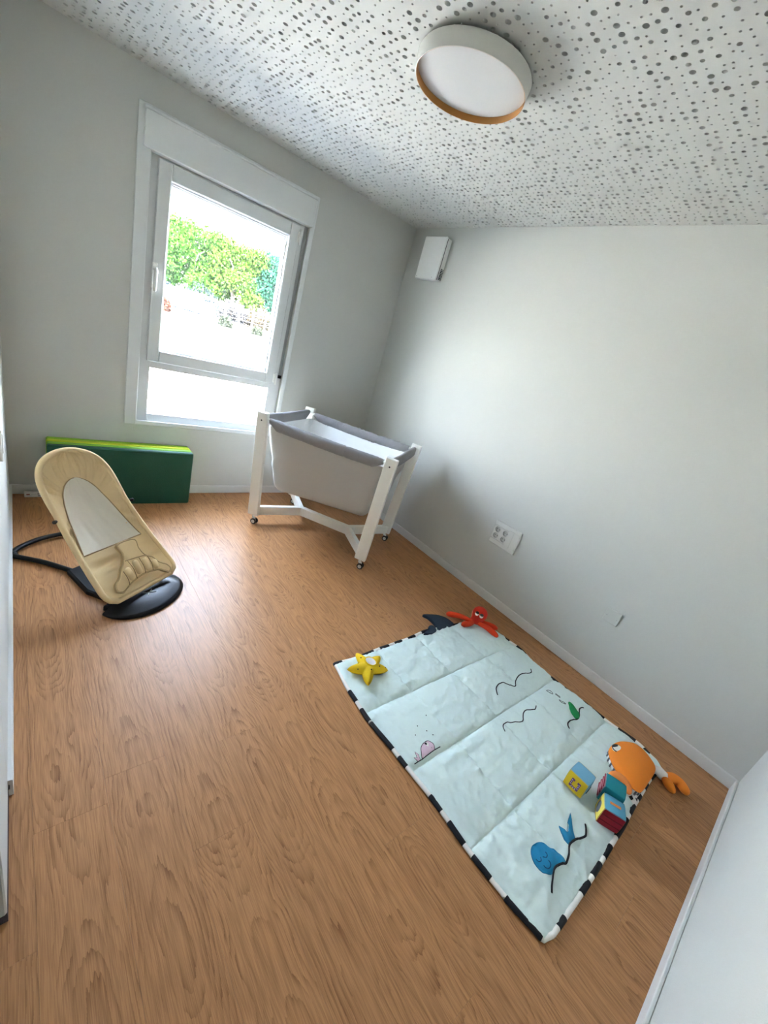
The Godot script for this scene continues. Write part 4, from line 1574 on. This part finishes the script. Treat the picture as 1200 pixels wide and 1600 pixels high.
func toys() -> void:
	var ink := hex("15151a", 0.7)
	var white := hex("efece8", 0.85)
	# starfish
	var yc := bumpy(hex("eac315", 0.95), M.weave, 20.0, 0.5)
	var o := thing("plush_starfish", "yellow plush starfish with black dots and a round mirror", "soft toy", Vector3(-1.345, mat_y(-1.345, 2.2) + 0.004, 2.205))
	var tips := pairs([-1.458, 2.172, -1.378, 2.168, -1.352, 2.098, -1.327, 2.160, -1.240, 2.166, -1.288, 2.212, -1.262, 2.262, -1.345, 2.250, -1.417, 2.298, -1.404, 2.226])
	var outl := []
	var c0 := Vector2(-1.345, 2.205)
	for i in 10:
		var a: Vector2 = tips[i] - c0
		var b: Vector2 = tips[(i + 1) % 10] - c0
		for k in 6:
			var t := k / 6.0
			outl.append(a.lerp(b, t) * (1.0 + 0.15 * sin(t * PI)))
	var st := sb()
	puff(st, outl, Vector2.ZERO, 0.008, 0.032, 2.2, 12)
	obj("body", st, yc, o)
	st = sb()
	lathe(st, [[0.030, 0.0], [0.031, 0.003], [0.029, 0.006], [0.026, 0.0065]], 30, Transform3D(Basis(Vector3(1, -0.02, 0), Vector3.UP, Vector3(0.1, -0.05, 1.05)), Vector3(0.008, 0.038, -0.008)))
	var rim := obj("mirror_rim", st, yc, o)
	st = sb()
	lathe(st, [[0.027, 0.0045], [0.014, 0.0065], [0.0, 0.007]], 30, Transform3D(Basis(Vector3(1, -0.02, 0), Vector3.UP, Vector3(0.1, -0.05, 1.05)), Vector3(0.008, 0.038, -0.008)))
	obj("mirror", st, hex("e4e4ec", 0.12, 0.9), rim)
	for d in [[-0.075, 0.0, 0.027], [-0.02, 0.036, 0.038], [0.035, 0.034, 0.037], [-0.052, -0.03, 0.028], [-0.012, -0.075, 0.024], [0.088, -0.034, 0.02], [0.070, 0.046, 0.024], [-0.045, 0.062, 0.027], [-0.018, -0.055, 0.031]]:
		st = sb()
		ellipsoid(st, Vector3(d[0], d[2] + 0.001, d[1]), Vector3(0.0036, 0.003, 0.0036), Basis.IDENTITY, 6)
		obj("dot", st, hex("4a3b12", 0.9), o)
	# octopus
	var red := bumpy(hex("d02a10", 0.95), M.weave, 20.0, 0.5)
	var orange_red := bumpy(hex("d93a0e", 0.95), M.weave, 20.0, 0.5)
	o = thing("plush_octopus", "red plush octopus with sleepy black and white eyes at the far corner of the mat", "soft toy", Vector3(-0.385, 0.0, 2.145))
	st = sb()
	lathe(st, [[0.0, 0.012], [0.030, 0.014], [0.040, 0.028], [0.038, 0.044], [0.046, 0.066], [0.051, 0.085], [0.047, 0.107], [0.034, 0.124], [0.018, 0.132], [0.0, 0.134]], 28, Transform3D(Basis(Vector3(0, 0, 1), -0.25), Vector3(0.012, 0.004, 0)))
	obj("head", st, red, o)
	for l in [[Vector3(-0.02, 0.035, -0.01), Vector3(-0.06, 0.036, -0.07), Vector3(-0.10, 0.030, -0.112), Vector3(-0.124, 0.022, -0.138)], [Vector3(-0.025, 0.034, 0.008), Vector3(-0.07, 0.040, 0.012), Vector3(-0.108, 0.045, 0.006), Vector3(-0.132, 0.042, 0.002)], [Vector3(0.01, 0.034, 0.02), Vector3(0.022, 0.044, 0.075), Vector3(0.028, 0.044, 0.125), Vector3(0.034, 0.038, 0.172)], [Vector3(0.02, 0.034, 0.0), Vector3(0.06, 0.034, 0.040), Vector3(0.10, 0.028, 0.078), Vector3(0.13, 0.02, 0.105)]]:
		st = sb()
		tube(st, curve(l, 5), [0.013, 0.014, 0.0145, 0.015, 0.016, 0.0165, 0.017, 0.0175, 0.018, 0.0185, 0.019, 0.0185, 0.018, 0.0165, 0.014, 0.011], 14)
		obj("arm", st, orange_red, o)
	var look := Vector3(-0.78, 0.42, 0.46).normalized()
	var rt := look.cross(Vector3.UP).normalized() * -1.0
	rt = Vector3.UP.cross(look).normalized()
	for s in [-1, 1]:
		var at: Vector3 = Vector3(0.024, 0.088, 0) + look * 0.047 + rt * 0.016 * s + Vector3(0, -0.004 * s * 0.5, 0)
		st = sb()
		ellipsoid(st, at, Vector3(0.013, 0.015, 0.007), Basis(rt, look.cross(rt), look), 10)
		var eye := obj("eye", st, white, o)
		st = sb()
		ellipsoid(st, at + look * 0.003 + look.cross(rt) * 0.006, Vector3(0.0125, 0.010, 0.006), Basis(rt, look.cross(rt), look), 10)
		obj("eyelid", st, ink, eye)
	# crab
	var orange := bumpy(hex("f58a28", 0.95), M.weave, 18.0, 0.6)
	var peach := bumpy(hex("f0924a", 0.95), M.weave, 18.0, 0.6)
	o = thing("plush_crab", "orange plush crab with big eyes and a striped belly on the mat corner", "soft toy")
	outl = curve(pairs([-0.535, 3.130, -0.58, 3.158, -0.612, 3.195, -0.628, 3.245, -0.628, 3.296, -0.60, 3.312, -0.50, 3.313, -0.405, 3.308, -0.366, 3.27, -0.346, 3.226, -0.355, 3.182, -0.415, 3.140, -0.475, 3.125]), 5, true)
	st = sb()
	puff(st, outl, Vector2(-0.50, 3.225), 0.056, 0.050, 3.0, 14)
	obj("shell", st, orange, o)
	st = sb()
	var rows := []
	for h in [0.024, 0.030, 0.050, 0.060]:
		var row := []
		var k: float = 0.88 if h < 0.026 else 0.93
		for p in outl:
			var v: Vector2 = Vector2(-0.49, 3.225).lerp(p, k)
			row.append(Vector3(v.x, h, v.y))
		rows.append(row)
	net(st, rows, true)
	var belly := obj("belly", st, white, o)
	for i in range(0, outl.size(), 3):
		var p: Vector2 = Vector2(-0.49, 3.225).lerp(outl[i], 0.945)
		st = sb()
		tube(st, [Vector3(p.x, 0.028, p.y), Vector3(p.x, 0.04, p.y), Vector3(p.x, 0.058, p.y)], 0.0042, 6)
		obj("stripe", st, hex("76777f", 0.9), belly)
	for e in [[Vector3(-0.515, 0.088, 3.152), 0.030, 0.021], [Vector3(-0.462, 0.083, 3.165), 0.024, 0.016]]:
		st = sb()
		var b := Basis(Vector3.UP, -0.35)
		ellipsoid(st, e[0], Vector3(e[1], 0.012, e[2]), b, 12)
		var eye := obj("eye", st, white, o)
		st = sb()
		var l := []
		for k in 24:
			var a := TAU * k / 24
			l.append((e[0] as Vector3) + b * Vector3(cos(a) * e[1], 0.003, sin(a) * e[2]))
		tube(st, l, 0.0022, 6, true)
		obj("eye_outline", st, ink, eye)
		if e[1] > 0.026:
			st = sb()
			ellipsoid(st, (e[0] as Vector3) + b * Vector3(-0.006, 0.004, -0.011), Vector3(0.019, 0.010, 0.010), b, 10)
			obj("pupil", st, ink, eye)
	# right claw on a white wrist, lying on the floor past the mat
	st = sb()
	tube(st, [Vector3(-0.352, 0.026, 3.296), Vector3(-0.338, 0.026, 3.322), Vector3(-0.345, 0.026, 3.348), Vector3(-0.352, 0.026, 3.356)], [0.018, 0.024, 0.023, 0.017], 14)
	obj("wrist", st, white, o)
	st = sb()
	tube(st, curve([Vector3(-0.352, 0.026, 3.354), Vector3(-0.312, 0.028, 3.374), Vector3(-0.302, 0.028, 3.408), Vector3(-0.326, 0.026, 3.442)], 5), [0.014, 0.018, 0.021, 0.0235, 0.025, 0.0255, 0.0255, 0.025, 0.0245, 0.024, 0.0235, 0.023, 0.0225, 0.022, 0.021, 0.018], 16, false, 0.9, Vector3.UP)
	tube(st, curve([Vector3(-0.354, 0.026, 3.352), Vector3(-0.372, 0.026, 3.378), Vector3(-0.390, 0.024, 3.402)], 5), [0.014, 0.017, 0.019, 0.0205, 0.0215, 0.0215, 0.021, 0.020, 0.018, 0.016, 0.013], 14, false, 0.9, Vector3.UP)
	obj("claw", st, orange, o)
	# left claw, folded beside the blocks
	st = sb()
	tube(st, curve([Vector3(-0.655, 0.045, 3.192), Vector3(-0.632, 0.05, 3.215), Vector3(-0.628, 0.05, 3.245), Vector3(-0.655, 0.045, 3.278)], 5), [0.012, 0.016, 0.019, 0.021, 0.022, 0.0225, 0.023, 0.0235, 0.024, 0.024, 0.0235, 0.023, 0.022, 0.020, 0.017, 0.013], 14, false, 0.9, Vector3.UP)
	obj("claw", st, peach, o)
	# printed flap under the shell
	st = sb()
	patch(st, pairs([-0.586, 3.262, -0.545, 3.312, -0.60, 3.320, -0.665, 3.320, -0.652, 3.282]), 0.003, 0.001, 0.01)
	var flap := obj("printed_flap", st, white, o)
	for l in [[-0.598, 3.266, -0.572, 3.292, -0.585, 3.312, -0.606, 3.300, -0.618, 3.288], [-0.556, 3.302, -0.551, 3.312, -0.566, 3.313], [-0.622, 3.306, -0.606, 3.316, -0.628, 3.319], [-0.652, 3.286, -0.634, 3.292, -0.640, 3.304, -0.656, 3.300]]:
		st = sb()
		patch(st, pairs(l), 0.0048, 0.0, 0.01)
		obj("print", st, ink, flap)
	# cloth blocks
	block("cloth_block", "soft cloth block with a yellow face and plain light blue top, standing apart", Vector3(-0.866, 0, 3.124), 0.0, ["7ab4d0", "e0bf22", "8a9a84", "d9bd3a", "7ab4d0"], "gate")
	block("cloth_block", "soft cloth block with an orange tab on its blue top and a dark red side", Vector3(-0.876, 0, 3.268), 0.42, ["5aa3c0", "8e1128", "e3cf5c", "5aa3c0", "c9a53a"], "tab")
	block("cloth_block", "soft cloth block with a teal top between the crab and the dark red block", Vector3(-0.776, 0, 3.232), 0.28, ["12848f", "12848f", "c98a92", "12848f", "12848f"], "bands")


# faces: top, -x, -z, +x, +z
func block(called: String, label: String, at: Vector3, turn: float, cols: Array, mark: String) -> void:
	var y0 := 0.0
	for dx in [-0.05, -0.025, 0.0, 0.025, 0.05]:
		for dz in [-0.05, -0.025, 0.0, 0.025, 0.05]:
			y0 = maxf(y0, mat_y(at.x + dx, at.z + dz))
	y0 += 0.002
	var o := thing(called, label, "toy block", Vector3(at.x, y0, at.z), turn, "soft cloth blocks")
	var s := 0.042
	var dirs := [Vector3.UP, Vector3.LEFT, Vector3.FORWARD, Vector3.RIGHT, Vector3.BACK, Vector3.DOWN]
	for k in 6:
		var d: Vector3 = dirs[k]
		var u := Vector3.RIGHT if absf(d.y) > 0.5 else Vector3.UP
		var v := d.cross(u)
		var st := sb()
		var rows := []
		for i in 11:
			var row := []
			for j in 11:
				var a := (i / 5.0 - 1.0)
				var b := (j / 5.0 - 1.0)
				var bulge := 0.0035 * (1.0 - a * a) * (1.0 - b * b)
				var rnd := 0.004 * (pow(absf(a), 8.0) + pow(absf(b), 8.0)) * 0.5
				var p := u * a * (s - 0.0015 * b * b) + v * b * (s - 0.0015 * a * a) + d * (s + (bulge if k < 5 else 0.0) - rnd)
				row.append(p + Vector3(0, s, 0))
			rows.append(row)
		net(st, rows)
		var m: String = cols[k] if k < 5 else cols[1]
		var face := obj("face_panel", st, bumpy(hex(m, 0.92), M.weave, 18.0, 0.5), o)
		if k == 0 and mark == "tab":
			st = sb()
			box(st, Vector3(0.0, 2 * s + 0.004, 0.0), Vector3(0.012, 0.003, 0.042), 0.001)
			obj("orange_tab", st, hex("dd8a4e", 0.9), face)
		if k == 1 and mark == "gate":  # one arch-shaped emblem with a paler check
			st = sb()
			prism(st, [Vector2(-0.0195, 0.020), Vector2(0.0195, 0.020), Vector2(0.0195, 0.062), Vector2(0.006, 0.062), Vector2(0.006, 0.053), Vector2(0.011, 0.053), Vector2(0.011, 0.030), Vector2(-0.011, 0.030), Vector2(-0.011, 0.053), Vector2(-0.006, 0.053), Vector2(-0.006, 0.062), Vector2(-0.0195, 0.062)], 0.003, 0.0008, Transform3D(Basis(Vector3.BACK, Vector3.UP, Vector3.LEFT), Vector3(-s - 0.0022, 0, 0)))
			obj("gate_emblem", st, hex("6b4a78", 0.9), face)
			for e in [[0.034, -0.015], [0.034, 0.015], [0.044, -0.015], [0.044, 0.015], [0.054, -0.015], [0.054, 0.015], [0.025, -0.008], [0.025, 0.0], [0.025, 0.008]]:
				st = sb()
				box(st, Vector3(-s - 0.0054, e[0], e[1]), Vector3(0.001, 0.004, 0.004), 0.0003)
				obj("check", st, hex("d9cfdc", 0.9), face)
		if k == 1 and mark == "tab":
			for y in [0.028, 0.056]:
				st = sb()
				tube(st, [Vector3(-s - 0.003, y, -0.038), Vector3(-s - 0.003, y, 0.038)], 0.0022, 6)
				obj("seam", st, hex("6d0a1c", 0.9), face)
		if k == 2 and mark == "tab":
			st = sb()
			ellipsoid(st, Vector3(0.0, 0.04, -s - 0.002), Vector3(0.022, 0.026, 0.003), Basis.IDENTITY, 10)
			obj("print", st, hex("6a6f70", 0.9), face)
		if k == 2 and mark == "bands":
			for y in [0.016, 0.036, 0.056, 0.074]:
				st = sb()
				box(st, Vector3(0, y, -s - 0.002), Vector3(0.076, 0.008, 0.003), 0.001)
				obj("band", st, hex("8e2036", 0.9), face)
		if k == 4 and mark == "gate":
			st = sb()
			box(st, Vector3(0.005, 0.03, s + 0.003), Vector3(0.03, 0.026, 0.003), 0.001)
			obj("patch", st, hex("2b2a30", 0.9), face)
